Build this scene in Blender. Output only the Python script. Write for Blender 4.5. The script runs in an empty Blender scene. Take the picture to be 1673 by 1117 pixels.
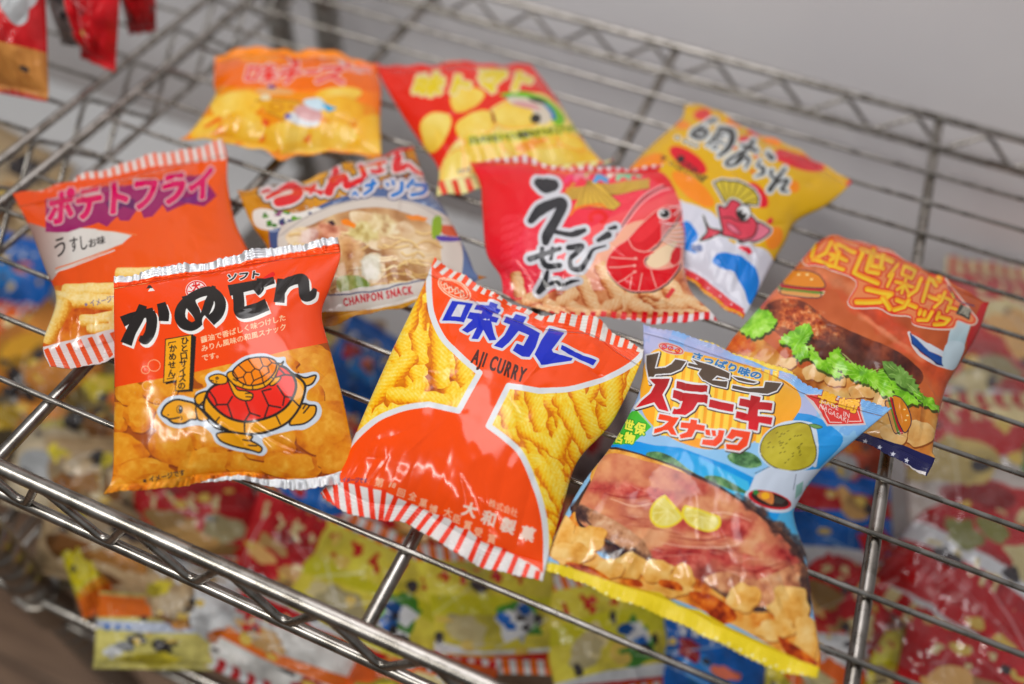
import bpy, bmesh, math, random
import numpy as np
from mathutils import Vector, Matrix

scene = bpy.context.scene
COL = scene.collection
# ---------------------------------------------------------------- camera
PW, PH = 1673, 1117                       # proportions the view was measured in
FPX, YAW, PITCH, ROLL = 1399.66, -.3276, .88617, -.08558
CAM = np.array([.36594, -.21538, .45252])
def cam_basis():
    f = np.array([math.sin(YAW)*math.cos(PITCH), math.cos(YAW)*math.cos(PITCH), -math.sin(PITCH)])
    r = np.array([math.cos(YAW), -math.sin(YAW), 0]); d = np.cross(f, r)
    c, s = math.cos(ROLL), math.sin(ROLL)
    return np.array([c*r+s*d, -s*r+c*d, f])
BAS = cam_basis()
cd = bpy.data.cameras.new('camera'); cam = bpy.data.objects.new('camera', cd); COL.objects.link(cam)
R, D, F = BAS
cam.matrix_world = Matrix(((R[0], -D[0], -F[0], CAM[0]), (R[1], -D[1], -F[1], CAM[1]), (R[2], -D[2], -F[2], CAM[2]), (0, 0, 0, 1)))
cd.sensor_fit = 'HORIZONTAL'; cd.sensor_width = 36; cd.lens = FPX/PW*36; cd.clip_start = .02; cd.clip_end = 50
cd.dof.use_dof = True; cd.dof.focus_distance = .522; cd.dof.aperture_fstop = 1.85; cd.dof.aperture_blades = 9
scene.camera = cam
# ---------------------------------------------------------------- light: a shop interior, ceiling panels, soft room light and an added wall fill
world = bpy.data.worlds.new('World'); scene.world = world; world.use_nodes = True
wn = world.node_tree.nodes; wl = world.node_tree.links
bg = wn['Background']
tc = wn.new('ShaderNodeTexCoord'); sp = wn.new('ShaderNodeSeparateXYZ'); cr = wn.new('ShaderNodeValToRGB'); mp = wn.new('ShaderNodeMapRange')
wl.new(tc.outputs['Generated'], sp.inputs[0]); wl.new(sp.outputs['Z'], mp.inputs['Value'])
mp.inputs['From Min'].default_value = -1; mp.inputs['From Max'].default_value = 1
wl.new(mp.outputs[0], cr.inputs[0]); wl.new(cr.outputs[0], bg.inputs[0])
e = cr.color_ramp.elements
e[0].position = 0; e[0].color = (.10, .085, .07, 1); e[1].position = 1; e[1].color = (.74, .76, .80, 1)
for p_, c_ in ((.42, (.16, .14, .12, 1)), (.55, (.34, .33, .32, 1)), (.72, (.48, .48, .49, 1))):
    k_ = e.new(p_); k_.color = c_
bg.inputs['Strength'].default_value = .47
def area(name, loc, target, sx, sy, power, col=(1, 1, 1)):
    l = bpy.data.lights.new(name, 'AREA'); l.shape = 'RECTANGLE'; l.size = sx; l.size_y = sy; l.energy = power; l.color = col
    o = bpy.data.objects.new(name, l); COL.objects.link(o); o.location = loc
    o.rotation_euler = (Vector(target)-Vector(loc)).to_track_quat('-Z', 'Y').to_euler(); return o
area('ceiling_tube', (-.75, -.6, 1.35), (.2, .2, 0), 1.0, .07, 9.6, (1, .97, .92))
area('ceiling_tube', (-.15, -.95, 1.45), (.2, .2, 0), 1.0, .07, 7.8, (1, .97, .92))
area('added_wall_fill', (.14, .30, .98), (.32, .62, .10), .6, .4, 4.6, (1, .98, .99))  # unseen lamp added to brighten the wall behind the shelf, no fixture there
area('ceiling_lamp', (.05, 1.25, 1.55), (.2, .2, 0), .05, .05, 1.7, (1, .95, .88))
area('ceiling_lamp', (-.55, 1.1, 1.6), (.2, .2, 0), .05, .05, 1.5, (1, .95, .88))
scene.view_settings.view_transform = 'Standard'; scene.view_settings.look = 'None'
scene.view_settings.exposure = -.08; scene.view_settings.gamma = 1; scene.view_settings.use_curve_mapping = False
scene.render.engine = 'CYCLES'; scene.cycles.max_bounces = 8; scene.cycles.use_denoising = True

# ---------------------------------------------------------------- pixels of the measured view <-> the place
def unproj(px, z):
    px = np.asarray(px, float); z = np.asarray(z, float)
    d = np.stack([(px[..., 0]-PW/2)/FPX, (px[..., 1]-PH/2)/FPX, np.ones(px.shape[:-1])], -1)@BAS
    t = (z-CAM[2])/d[..., 2]
    return CAM+t[..., None]*d
def proj(P):
    q = (np.asarray(P)-CAM)@BAS.T
    return np.stack([PW/2+FPX*q[..., 0]/q[..., 2], PH/2+FPX*q[..., 1]/q[..., 2]], -1)
# ---------------------------------------------------------------- objects
def link(name, me, parent=None, mat=None):
    o = bpy.data.objects.new(name, me); COL.objects.link(o)
    if parent is not None: o.parent = parent
    if mat is not None:
        me.materials.clear()
        for m in (mat if isinstance(mat, (list, tuple)) else [mat]): me.materials.append(m)
    return o
def tag(o, label=None, cat=None, group=None, kind=None):
    if label: o['label'] = label
    if cat: o['category'] = cat
    if group: o['group'] = group
    if kind: o['kind'] = kind
    return o
def empty(name, loc, label, cat, group=None):
    o = bpy.data.objects.new(name, None); COL.objects.link(o); o.location = loc; o.empty_display_size = .02
    return tag(o, label, cat, group)
def grid_mesh(name, P, UV=None, wrap=False, loc=(0, 0, 0), flip=False):
    """mesh over a grid of points P[i, j]"""
    P = np.asarray(P)-np.asarray(loc); a, b = P.shape[:2]
    me = bpy.data.meshes.new(name)
    i, j = np.meshgrid(np.arange(a-1), np.arange(b if wrap else b-1), indexing='ij'); j2 = (j+1) % b
    f = np.stack([i*b+j, (i+1)*b+j, (i+1)*b+j2, i*b+j2], -1).reshape(-1, 4)
    if flip: f = f[:, ::-1]
    me.vertices.add(a*b); me.vertices.foreach_set('co', P.reshape(-1).astype(np.float32))
    me.loops.add(len(f)*4); me.loops.foreach_set('vertex_index', f.reshape(-1).astype(np.int32))
    me.polygons.add(len(f)); me.polygons.foreach_set('loop_start', np.arange(0, len(f)*4, 4, dtype=np.int32))
    me.polygons.foreach_set('use_smooth', np.ones(len(f), bool))
    if UV is not None:
        u = me.uv_layers.new(name='UVMap'); u.data.foreach_set('uv', np.asarray(UV).reshape(-1, 2)[f.reshape(-1)].reshape(-1).astype(np.float32))
    me.update(calc_edges=True); me.validate(); return me
class MB:
    """collects tubes and boxes into one mesh"""
    def __init__(s): s.v, s.f, s.sm = [], [], []
    def add(s, V, F, smooth=True):
        n = len(s.v); s.v += [tuple(x) for x in V]; s.f += [tuple(n+i for i in q) for q in F]; s.sm += [smooth]*len(F)
    def tube(s, pts, r, n=12, cap=True):
        pts = [Vector(p) for p in pts]; rings = []; up = Vector((.13, .21, .97))
        for i, p in enumerate(pts):
            t = (pts[min(i+1, len(pts)-1)]-pts[max(i-1, 0)]).normalized()
            x = up.cross(t)
            if x.length < .2: x = Vector((1, .1, 0)).cross(t)
            x.normalize(); y = t.cross(x); rr = r[i] if isinstance(r, (list, tuple)) else r
            rings.append([p+(x*math.cos(a)+y*math.sin(a))*rr for a in [2*math.pi*k/n for k in range(n)]])
        V = [q for g in rings for q in g]; Fc = []
        for i in range(len(pts)-1):
            for k in range(n): Fc.append((i*n+k, i*n+(k+1) % n, (i+1)*n+(k+1) % n, (i+1)*n+k))
        s.add(V, Fc)
        if cap: s.add(rings[0], [tuple(range(n))[::-1]], False); s.add(rings[-1], [tuple(range(n))], False)
    def box(s, c, d, rot=0, bev=0):
        bm = bmesh.new(); bmesh.ops.create_cube(bm, size=1); bmesh.ops.scale(bm, vec=d, verts=bm.verts)
        if bev: bmesh.ops.bevel(bm, geom=bm.edges[:], offset=bev, segments=2, affect='EDGES', profile=.5)
        bmesh.ops.rotate(bm, cent=(0, 0, 0), matrix=Matrix.Rotation(rot, 3, 'Z'), verts=bm.verts); bmesh.ops.translate(bm, vec=c, verts=bm.verts)
        bm.verts.index_update(); s.add([v.co[:] for v in bm.verts], [[v.index for v in f.verts] for f in bm.faces], False); bm.free()
    def build(s, name, mat, parent=None, loc=(0, 0, 0)):
        me = bpy.data.meshes.new(name); L = Vector(loc)
        me.from_pydata([tuple(Vector(v)-L) for v in s.v], [], s.f); me.polygons.foreach_set('use_smooth', s.sm); me.update()
        o = link(name, me, parent, mat)
        if parent is None: o.location = loc
        return o
# ---------------------------------------------------------------- materials
def mat_new(name):
    m = bpy.data.materials.new(name); m.use_nodes = True
    return m, m.node_tree.nodes, m.node_tree.links, m.node_tree.nodes['Principled BSDF']
def plain(name, col, rough=.5, metal=0, spec=.5):
    m, n, l, b = mat_new(name); b.inputs['Base Color'].default_value = (*col, 1); b.inputs['Roughness'].default_value = rough
    b.inputs['Metallic'].default_value = metal; b.inputs['Specular IOR Level'].default_value = spec; return m
def noise_bump(n, l, b, scale, strength, dist=.001, coord='Object', detail=4):
    t = n.new('ShaderNodeTexCoord'); x = n.new('ShaderNodeTexNoise'); x.inputs['Scale'].default_value = scale; x.inputs['Detail'].default_value = detail
    u = n.new('ShaderNodeBump'); u.inputs['Strength'].default_value = strength; u.inputs['Distance'].default_value = dist
    l.new(t.outputs[coord], x.inputs['Vector']); l.new(x.outputs['Fac'], u.inputs['Height']); l.new(u.outputs[0], b.inputs['Normal']); return x
def chrome():
    m, n, l, b = mat_new('chrome'); b.inputs['Metallic'].default_value = 1
    x = noise_bump(n, l, b, 70, .03, .0004)
    r = n.new('ShaderNodeValToRGB'); r.color_ramp.elements[0].position = .38; r.color_ramp.elements[0].color = (.25, .23, .20, 1)
    r.color_ramp.elements[1].position = .6; r.color_ramp.elements[1].color = (.44, .415, .38, 1)
    l.new(x.outputs['Fac'], r.inputs[0]); l.new(r.outputs[0], b.inputs['Base Color'])
    q = n.new('ShaderNodeMapRange'); q.inputs['To Min'].default_value = .16; q.inputs['To Max'].default_value = .40
    l.new(x.outputs['Fac'], q.inputs['Value']); l.new(q.outputs[0], b.inputs['Roughness']); return m
CHROME = chrome()

def font_outline(ch):
    """contours of a character of the built-in font, flattened"""
    c = bpy.data.curves.new('lettering', 'FONT'); c.body = ch
    o = bpy.data.objects.new('lettering', c); COL.objects.link(o)
    k = o.evaluated_get(bpy.context.evaluated_depsgraph_get()).to_curve(bpy.context.evaluated_depsgraph_get())
    out = []
    for s in k.splines:
        bp = s.bezier_points; n = len(bp); pts = []
        for i in range(n):
            p0, p1, p2, p3 = [v.to_2d() for v in (bp[i].co, bp[i].handle_right, bp[(i+1) % n].handle_left, bp[(i+1) % n].co)]
            for j in range(4):
                t = j/4; q = p0*(1-t)**3+p1*3*t*(1-t)**2+p2*3*t*t*(1-t)+p3*t**3; pts.append((q.x*200, q.y*200))
        out.append(pts)
    bpy.data.objects.remove(o); bpy.data.curves.remove(c); return out

# ---------------------------------------------------------------- drawing
class Art:
    """A printed sheet drawn as polygons, strokes and grain; becomes the film print of one bag."""
    def __init__(s, x0, y0, x1, y1, S=3.0, base=(200,200,200)):
        s.x0, s.y0, s.S = x0, y0, S
        s.w, s.h = int((x1-x0)*S), int((y1-y0)*S)
        s.a = np.empty((s.h, s.w, 3), np.float32); s.a[:] = base
        s.T = (0., 0., 1.)
        s.rng = np.random.RandomState(7)
    def view(s, ox, oy, k): s.T = (ox, oy, k)
    def tx(s, p):
        p = np.asarray(p, float).reshape(-1, 2)
        return (np.array([s.T[0], s.T[1]]) + p/s.T[2] - np.array([s.x0, s.y0]))*s.S
    def mask_px(s, contours):
        allp = np.concatenate(contours)
        lo = np.floor(allp.min(0)).astype(int); hi = np.ceil(allp.max(0)).astype(int)+1
        X0, Y0 = max(lo[0], 0), max(lo[1], 0); X1, Y1 = min(hi[0], s.w), min(hi[1], s.h)
        if X1 <= X0 or Y1 <= Y0: return None
        m = np.zeros((Y1-Y0, X1-X0+1), np.int32)
        for c in contours:
            q = np.roll(c, -1, 0)
            for (xa, ya), (xb, yb) in zip(c, q):
                if ya == yb: continue
                if ya > yb: xa, ya, xb, yb = xb, yb, xa, ya
                r0 = max(int(math.ceil(ya-.5)), Y0); r1 = min(int(math.ceil(yb-.5)), Y1)
                if r1 <= r0: continue
                rows = np.arange(r0, r1)
                x = xa+(rows+.5-ya)*(xb-xa)/(yb-ya)
                ix = np.clip(np.ceil(x-.5).astype(int)-X0, 0, X1-X0)
                np.add.at(m, (rows-Y0, ix), 1)
        return (np.cumsum(m, 1)[:, :-1] & 1).astype(bool), X0, Y0
    def fill(s, mk, col, alpha=1.):
        if mk is None: return
        m, X, Y = mk; v = s.a[Y:Y+m.shape[0], X:X+m.shape[1]]
        c = np.asarray(col, np.float32)
        cc = c if c.ndim == 1 else c[m]
        v[m] = v[m]*(1-alpha)+cc*alpha
    def pts(s, p, smooth):
        p = s.tx(p)
        return spline(p, smooth) if smooth else p
    def poly(s, col, *cont, smooth=0, alpha=1.):
        mk = s.mask_px([s.pts(c, smooth) for c in cont]); s.fill(mk, col, alpha); return mk
    def grad(s, c0, c1, p0, p1, *cont, smooth=0):
        mk = s.mask_px([s.pts(c, smooth) for c in cont])
        if mk is None: return
        m, X, Y = mk; a, b = s.tx([p0, p1]); d = b-a
        yy, xx = np.mgrid[0:m.shape[0], 0:m.shape[1]]
        t = np.clip(((xx+X-a[0])*d[0]+(yy+Y-a[1])*d[1])/(d@d), 0, 1)[..., None]
        s.fill(mk, np.asarray(c0)*(1-t)+np.asarray(c1)*t)
    def line(s, col, p, w, smooth=0, alpha=1., cap=True, closed=False, px=False):
        p = np.asarray(p, float) if px else s.tx(p)
        if smooth: p = spline(p, smooth, closed)
        elif closed: p = np.concatenate([p, p[:1]])
        W = np.broadcast_to(np.asarray(w, float), (2,)) if np.ndim(w) == 0 else np.asarray(w, float)
        tt = np.linspace(0, 1, len(p)); ww = np.interp(tt, np.linspace(0, 1, len(W)), W)*(s.S/(1 if px else s.T[2]))/2
        if px: ww = ww/s.S
        X0, Y0 = np.maximum(np.floor((p-ww[:, None]).min(0)).astype(int)-1, 0)
        X1 = min(int((p[:, 0]+ww).max())+2, s.w); Y1 = min(int((p[:, 1]+ww).max())+2, s.h)
        if X1 <= X0 or Y1 <= Y0: return
        M = np.zeros((Y1-Y0, X1-X0), bool)
        for i in range(len(p)-1):
            a, b, ra, rb = p[i], p[i+1], ww[i], ww[i+1]; r = max(ra, rb)
            x0 = max(int(min(a[0], b[0])-r)-1, X0); x1 = min(int(max(a[0], b[0])+r)+2, X1)
            y0 = max(int(min(a[1], b[1])-r)-1, Y0); y1 = min(int(max(a[1], b[1])+r)+2, Y1)
            if x1 <= x0 or y1 <= y0: continue
            yy, xx = np.mgrid[y0:y1, x0:x1]; dx, dy = b-a; L = dx*dx+dy*dy+1e-9
            t = ((xx+.5-a[0])*dx+(yy+.5-a[1])*dy)/L
            inner = (i > 0 or cap, i < len(p)-2 or cap)
            tc = np.clip(t, 0, 1)
            d2 = (xx+.5-a[0]-tc*dx)**2+(yy+.5-a[1]-tc*dy)**2
            ok = d2 <= (ra+(rb-ra)*tc)**2
            if not inner[0]: ok &= t >= 0
            if not inner[1]: ok &= t <= 1
            M[y0-Y0:y1-Y0, x0-X0:x1-X0] |= ok
        if not cap:
            yy, xx = np.mgrid[Y0:Y1, X0:X1]
            for a, b, r in ((p[0], p[1], ww[0]), (p[-1], p[-2], ww[-1])):
                d = b-a; d = d/(np.hypot(*d)+1e-9)
                M &= ~((((xx-a[0])*d[0]+(yy-a[1])*d[1]) < 0) & ((xx-a[0])**2+(yy-a[1])**2 < (1.5*r)**2))
        s.fill((M, X0, Y0), col, alpha)
    def lines(s, col, strokes, w, smooth=0, cap=True, extra=0., off=(0, 0)):
        """several strokes of one letter; an entry may be (points, width)"""
        for st in strokes:
            if isinstance(st, tuple) and not np.isscalar(st[0]) and np.isscalar(st[1]) is True: p, ww = st
            elif isinstance(st, tuple) and isinstance(st[1], list): p, ww = st
            else: p, ww = st, w
            p = np.asarray(p, float)+np.asarray(off, float)
            s.line(col, p, np.asarray(ww, float)+extra, smooth, cap=cap)
    def ell(s, col, c, rx, ry, ang=0, alpha=1., n=40):
        s.poly(col, ellipse(c, rx, ry, ang, n), alpha=alpha)
    def text(s, col, string, p0, p1, h, bold=0, slant=0., outline=None, ow=0, vertical=False, fit=True, up=None, gap=0.):
        """glyphs from the baseline start p0 to p1 (view units), h = em height along the up direction"""
        p0 = np.asarray(p0, float); p1 = np.asarray(p1, float); d = p1-p0; L = np.hypot(*d); ex = d/L
        ey = np.array([ex[1], -ex[0]]) if up is None else np.asarray(up, float)/np.hypot(*up)
        if vertical:
            n = len(string); step = L/n
            seq = [(ch, p0+ex*step*(i+.5), None) for i, ch in enumerate(string)]
        adv = [glyph(ch)[1] for ch in string]
        tot = sum(adv)+gap*(len(string)-1)
        k = L/tot if fit else h/200.
        out = []; x = 0
        for i, (ch, a) in enumerate(zip(string, adv)):
            for r in glyph(ch)[0]:
                r = np.asarray(r, float)
                if vertical:
                    u = np.array([-ex[1], ex[0]])*-1
                    c0 = p0+ex*(L/len(string))*(i+.5)
                    out.append((i, c0+(r[:, :1]-a/2)*h/200*u*(1)-(r[:, 1:]-75)*h/200*ex))
                else:
                    out.append((i, p0+(x+r[:, :1]+slant*r[:, 1:])*k*ex+r[:, 1:]*h/200*ey))
            x += a+gap
        for lw, c in ((ow, outline), (bold, col)):
            if lw and c is not None:
                for _, r in out: s.line(c, np.concatenate([r, r[:1]]), lw)
        by = {}
        for i, r in out: by.setdefault(i, []).append(s.tx(r))
        if outline is not None and ow:
            for c in by.values(): s.fill(s.mask_px(c), outline)
            if bold:
                for _, r in out: s.line(col, np.concatenate([r, r[:1]]), bold)
        for c in by.values(): s.fill(s.mask_px(c), col)
    # ---- printed food photographs
    def grain(s, mk, cols, scale, seed, lo=.25, hi=.75, cx=None, fall=0., light=(-.4, -.9), tilt=0., spread=1.):
        """mottled fill: fractal noise plus a roundness term mapped through a colour ramp"""
        if mk is None: return
        m, X, Y = mk
        n = fbm(X, Y, m.shape[1], m.shape[0], scale*s.S, seed)
        n = (n-.5)*spread+.5
        if fall or tilt:
            ys, xs = np.nonzero(m)
            if len(xs) == 0: return
            c = np.array([xs.mean(), ys.mean()]); r = np.array([xs.std(), ys.std()])*2+1
            yy, xx = np.mgrid[0:m.shape[0], 0:m.shape[1]]
            qx, qy = (xx-c[0])/r[0], (yy-c[1])/r[1]
            n = n-fall*(qx**2+qy**2-.4)+tilt*(qx*light[0]+qy*light[1])
        t = np.clip((n-lo)/(hi-lo), 0, 1)
        s.fill(mk, ramp(cols, t))
    def smear(s, c, rx, ry, ang, cols, scale, seed, soft=.5, alpha=1.):
        """a feathered mottled patch"""
        e = s.tx(ellipse(c, rx*1.5, ry*1.5, ang, 24)); lo = np.maximum(e.min(0).astype(int), 0); hi = np.minimum(e.max(0).astype(int), [s.w, s.h])
        if (hi <= lo).any(): return
        yy, xx = np.mgrid[lo[1]:hi[1], lo[0]:hi[0]]; k = s.S/s.T[2]; o = s.tx([c])[0]; A = math.radians(ang)
        dx, dy = (xx-o[0])/k, (yy-o[1])/k
        r = np.hypot((dx*math.cos(A)+dy*math.sin(A))/rx, (-dx*math.sin(A)+dy*math.cos(A))/ry)
        n = fbm(lo[0], lo[1], hi[0]-lo[0], hi[1]-lo[1], scale*s.S, seed); n2 = fbm(lo[0], lo[1], hi[0]-lo[0], hi[1]-lo[1], scale*s.S*.6, seed+9)
        al = np.clip((1-r+(n-.5)*1.6)/soft, 0, 1)[..., None]*alpha
        v = s.a[lo[1]:hi[1], lo[0]:hi[0]]; v[:] = v*(1-al)+ramp(cols, np.clip((n2-.2)/.6, 0, 1))*al
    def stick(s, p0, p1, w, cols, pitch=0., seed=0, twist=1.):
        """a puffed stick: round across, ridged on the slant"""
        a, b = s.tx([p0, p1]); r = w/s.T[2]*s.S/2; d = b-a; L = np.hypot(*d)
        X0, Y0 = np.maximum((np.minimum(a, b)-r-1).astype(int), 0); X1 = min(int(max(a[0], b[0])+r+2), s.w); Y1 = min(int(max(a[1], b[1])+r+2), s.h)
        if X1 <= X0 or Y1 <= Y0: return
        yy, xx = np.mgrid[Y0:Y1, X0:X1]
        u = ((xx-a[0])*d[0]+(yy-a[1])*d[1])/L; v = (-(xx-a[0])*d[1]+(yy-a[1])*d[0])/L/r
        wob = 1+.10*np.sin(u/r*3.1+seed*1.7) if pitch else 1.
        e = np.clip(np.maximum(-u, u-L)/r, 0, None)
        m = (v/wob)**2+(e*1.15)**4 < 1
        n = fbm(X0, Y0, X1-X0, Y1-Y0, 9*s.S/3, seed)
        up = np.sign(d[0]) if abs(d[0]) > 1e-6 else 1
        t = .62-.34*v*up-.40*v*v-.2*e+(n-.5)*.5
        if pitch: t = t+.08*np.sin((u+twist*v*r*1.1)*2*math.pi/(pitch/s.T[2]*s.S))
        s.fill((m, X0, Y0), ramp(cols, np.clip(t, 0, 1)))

def ellipse(c, rx, ry, ang=0, n=40, a0=0, a1=360):
    t = np.radians(np.linspace(a0, a1, n, endpoint=(a1-a0) % 360 != 0)); A = math.radians(ang)
    x, y = rx*np.cos(t), ry*np.sin(t)
    return np.c_[c[0]+x*math.cos(A)-y*math.sin(A), c[1]+x*math.sin(A)+y*math.cos(A)]
def spline(p, k=6, closed=True):
    p = np.asarray(p, float); n = len(p)
    if n < 3: return p
    q = np.concatenate([p[-1:], p, p[:2]]) if closed else np.concatenate([2*p[:1]-p[1:2], p, 2*p[-1:]-p[-2:-1]])
    t = np.linspace(0, 1, k, endpoint=False)[:, None]; out = []
    for i in range(n if closed else n-1):
        a, b, c, d = q[i], q[i+1], q[i+2], q[i+3]
        out.append(.5*(2*b+(c-a)*t+(2*a-5*b+4*c-d)*t*t+(-a+3*b-3*c+d)*t**3))
    if not closed: out.append(p[-1:])
    return np.concatenate(out)
def vnoise(xs, ys, seed):
    xi, yi = np.floor(xs).astype(np.int64), np.floor(ys).astype(np.int64); fx, fy = xs-xi, ys-yi
    fx, fy = fx*fx*(3-2*fx), fy*fy*(3-2*fy)
    def h(a, b):
        n = (a*374761393+b*668265263+seed*974711) & 0x7fffffff
        n = ((n ^ (n >> 13))*1274126177) & 0x7fffffff
        return ((n ^ (n >> 16)) & 0xffff)/65535.
    return (h(xi, yi)*(1-fx)+h(xi+1, yi)*fx)*(1-fy)+(h(xi, yi+1)*(1-fx)+h(xi+1, yi+1)*fx)*fy
def fbm(X, Y, w, h, scale, seed, octv=4):
    yy, xx = np.mgrid[0:h, 0:w]; o = 0; a = .5; tot = 0
    for i in range(octv):
        o = o+a*vnoise((xx+X)/scale*2**i+11.3*i, (yy+Y)/scale*2**i+5.7*i, seed+i*13); tot += a; a *= .55
    return o/tot
def ramp(cols, t):
    cols = np.asarray(cols, np.float32); n = len(cols)-1; x = np.clip(t, 0, 1)*n; i = np.minimum(x.astype(int), n-1); f = (x-i)[..., None]
    return cols[i]*(1-f)+cols[i+1]*f
_G = {}
def glyph(ch):
    """outline and advance of one character in 1/200 em"""
    if ch not in _G:
        if ch == ' ': _G[ch] = ([], 60)
        else:
            rs = [np.array(r, float) for r in font_outline(ch)]
            mx = max(r[:, 0].max() for r in rs)
            _G[ch] = (rs, mx+12 if ord(ch) < 256 else 200.)
    return _G[ch]

# ---------------------------------------------------------------- film bags
def srgb_img(name, arr):
    h, w = arr.shape[:2]
    im = bpy.data.images.new(name, w, h, alpha=False)
    px = np.ones((h, w, 4), np.float32); px[..., :3] = np.clip(arr, 0, 255)/255.
    im.pixels.foreach_set(px[::-1].reshape(-1)); im.update(); im.pack(); return im
def film_mat(name, img, rough=.2, silver=0., bump=.25, seal=False, coat=.18):
    m, n, l, b = mat_new(name)
    t = n.new('ShaderNodeTexImage'); t.image = img; t.extension = 'EXTEND'; t.interpolation = 'Linear'
    hs = n.new('ShaderNodeGamma'); hs.inputs[1].default_value = 1.0
    l.new(t.outputs[0], hs.inputs[0]); l.new(hs.outputs[0], b.inputs['Base Color'])
    b.inputs['Roughness'].default_value = rough; b.inputs['Metallic'].default_value = silver
    b.inputs['Coat Weight'].default_value = coat; b.inputs['Coat Roughness'].default_value = .06; b.inputs['Specular IOR Level'].default_value = .28
    noise_bump(n, l, b, 55 if not seal else 160, bump, .0012, detail=3); return m
def edge(pts, n, t=None):
    """resample a polyline through pts smoothly by arc length"""
    p = spline(np.asarray(pts, float), 14, False) if len(pts) > 2 else np.asarray(pts, float)
    d = np.r_[0, np.cumsum(np.hypot(*np.diff(p, axis=0).T))]; t = np.linspace(0, 1, n) if t is None else t
    return np.stack([np.interp(t*d[-1], d, p[:, k]) for k in (0, 1)], -1)
class Shape:
    """the surface of a pillow bag: an outline, heights of its corners, seals and puff"""
    def __init__(s, bottom, right, top, left, z, H, vb=.06, vt=.06, seed=1, back=.6, sag=0., zmid=0., wr=1., pu=2.2, pv=2.4):
        # bottom: BL->BR, right: BR->TR, top: TL->TR, left: BL->TL ; z = heights BL, BR, TR, TL
        s.e = [np.asarray(q, float) for q in (bottom, right, top, left)]; s.z = z; s.H = H; s.vb = vb; s.vt = vt; s.seed = seed; s.back = back; s.sag = sag; s.zmid = zmid; s.wr = wr; s.pu = pu; s.pv = pv
        r = np.random.RandomState(seed)
        s.cre = []
        for k in range(int(30*wr)):
            u = r.choice([r.uniform(0, .3), r.uniform(.7, 1), r.uniform(.1, .9)]); v = r.choice([r.uniform(.0, .25), r.uniform(.78, 1.), r.uniform(.2, .8)], p=[.42, .42, .16])
            a = math.atan2(.5-v, .5-u)+r.uniform(-.7, .7); L = r.uniform(.08, .26)
            s.cre.append((u, v, u+L*math.cos(a), v+L*math.sin(a), r.choice([r.uniform(.004, .009), r.uniform(.010, .022)]), r.choice([-1, 1], p=[.45, .55])*r.uniform(.5, 1.3)))
        s.ph = r.uniform(0, 6.28, 12); s.fr = r.uniform(9, 34, 12)
        n = 41; g = np.linspace(0, 1, n); P = s.base(*np.meshgrid(g, g, indexing='ij'))
        nn = np.cross(P[-1, n//2]-P[0, n//2], P[n//2, -1]-P[n//2, 0]); s.N = nn/np.linalg.norm(nn)
        s.size = np.linalg.norm(P[-1, n//2]-P[0, n//2]); s.ctr = P[n//2, n//2]
    def base(s, u, v):
        t = np.linspace(0, 1, 401)
        c = [edge(q, 401) for q in s.e]
        def at(k, x): return np.stack([np.interp(x, t, c[k][:, i]) for i in (0, 1)], -1)
        B, Rr, T, Lf = at(0, u), at(1, v), at(2, u), at(3, v); U, V = u[..., None], v[..., None]
        p00, p10, p11, p01 = c[0][0], c[0][-1], c[1][-1], c[3][-1]
        px = (1-V)*B+V*T+(1-U)*Lf+U*Rr-((1-U)*(1-V)*p00+U*(1-V)*p10+U*V*p11+(1-U)*V*p01)
        z = s.z[0]*(1-u)*(1-v)+s.z[1]*u*(1-v)+s.z[2]*u*v+s.z[3]*(1-u)*v+s.zmid*np.sin(math.pi*np.clip(u, 0, 1))*np.sin(math.pi*np.clip(v, 0, 1))
        return unproj(px, z)
    def puff(s, u, v):
        w = np.clip((v-s.vb)/(1-s.vb-s.vt), 0, 1)
        a = np.clip(1-np.abs(2*u-1)**s.pu, 0, 1)**.62; b = np.clip(1-np.abs(2*w-1)**s.pv, 0, 1)**.85
        return a*b, w
    def front(s, u, v, fine=True):
        P = s.base(u, v); p, w = s.puff(u, v); h = s.H*p
        lo = fbm2(u*3.1+s.seed, v*3.1, s.seed)-.5
        h = h*(1+.22*lo)
        if fine:
            env = np.minimum(1, p*2.2)
            g = 0
            for k in range(6):
                dv = w if k % 2 else 1-w
                g = g+np.abs(np.sin(s.fr[k]*u*1.0+s.ph[k]+3.5*(u-.5)*dv))*np.exp(-dv/(.10+.02*k))-.45*np.exp(-dv/(.10+.02*k))
            h = h+.0015*min(s.wr, 1.5)*env*g
            for (x0, y0, x1, y1, wd, A) in s.cre:
                dx, dy = x1-x0, y1-y0; L2 = dx*dx+dy*dy; t = ((u-x0)*dx+(v-y0)*dy)/L2; d = (-(u-x0)*dy+(v-y0)*dx)/math.sqrt(L2)
                h = h+A*.0017*min(1, wd/.011)*env*np.exp(-np.abs(d)/wd)*np.clip(1-np.abs(2*t-1), 0, 1)**.8
            h = h+.0022*s.wr*env*(fbm2(u*7+3, v*7+s.seed, s.seed+5)-.5)
        return P+h[..., None]*s.N
    def bottom_face(s, u, v):
        P = s.base(u, v); p, w = s.puff(u, v); return P-(s.H*s.back*p)[..., None]*s.N
    def print_tex(s, art, n=760):
        """the drawn sheet carried over to the film's own (u, v)"""
        asp = 1.1; nv = int(n*asp); g, h = (np.arange(n)+.5)/n, (np.arange(nv)+.5)/nv
        u, v = np.meshgrid(g, h, indexing='xy'); P = s.front(u, v, False)
        du, dv = np.gradient(P, axis=1), np.gradient(P, axis=0); nn = np.cross(du, dv); nn /= np.linalg.norm(nn, axis=-1, keepdims=True)+1e-12
        vd = CAM-P; vd /= np.linalg.norm(vd, axis=-1, keepdims=True); f = np.clip(((nn*vd).sum(-1)-.10)/.25, 0, 1)[..., None]
        q = proj(P)*f+proj(s.base(u, v))*(1-f)
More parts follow.
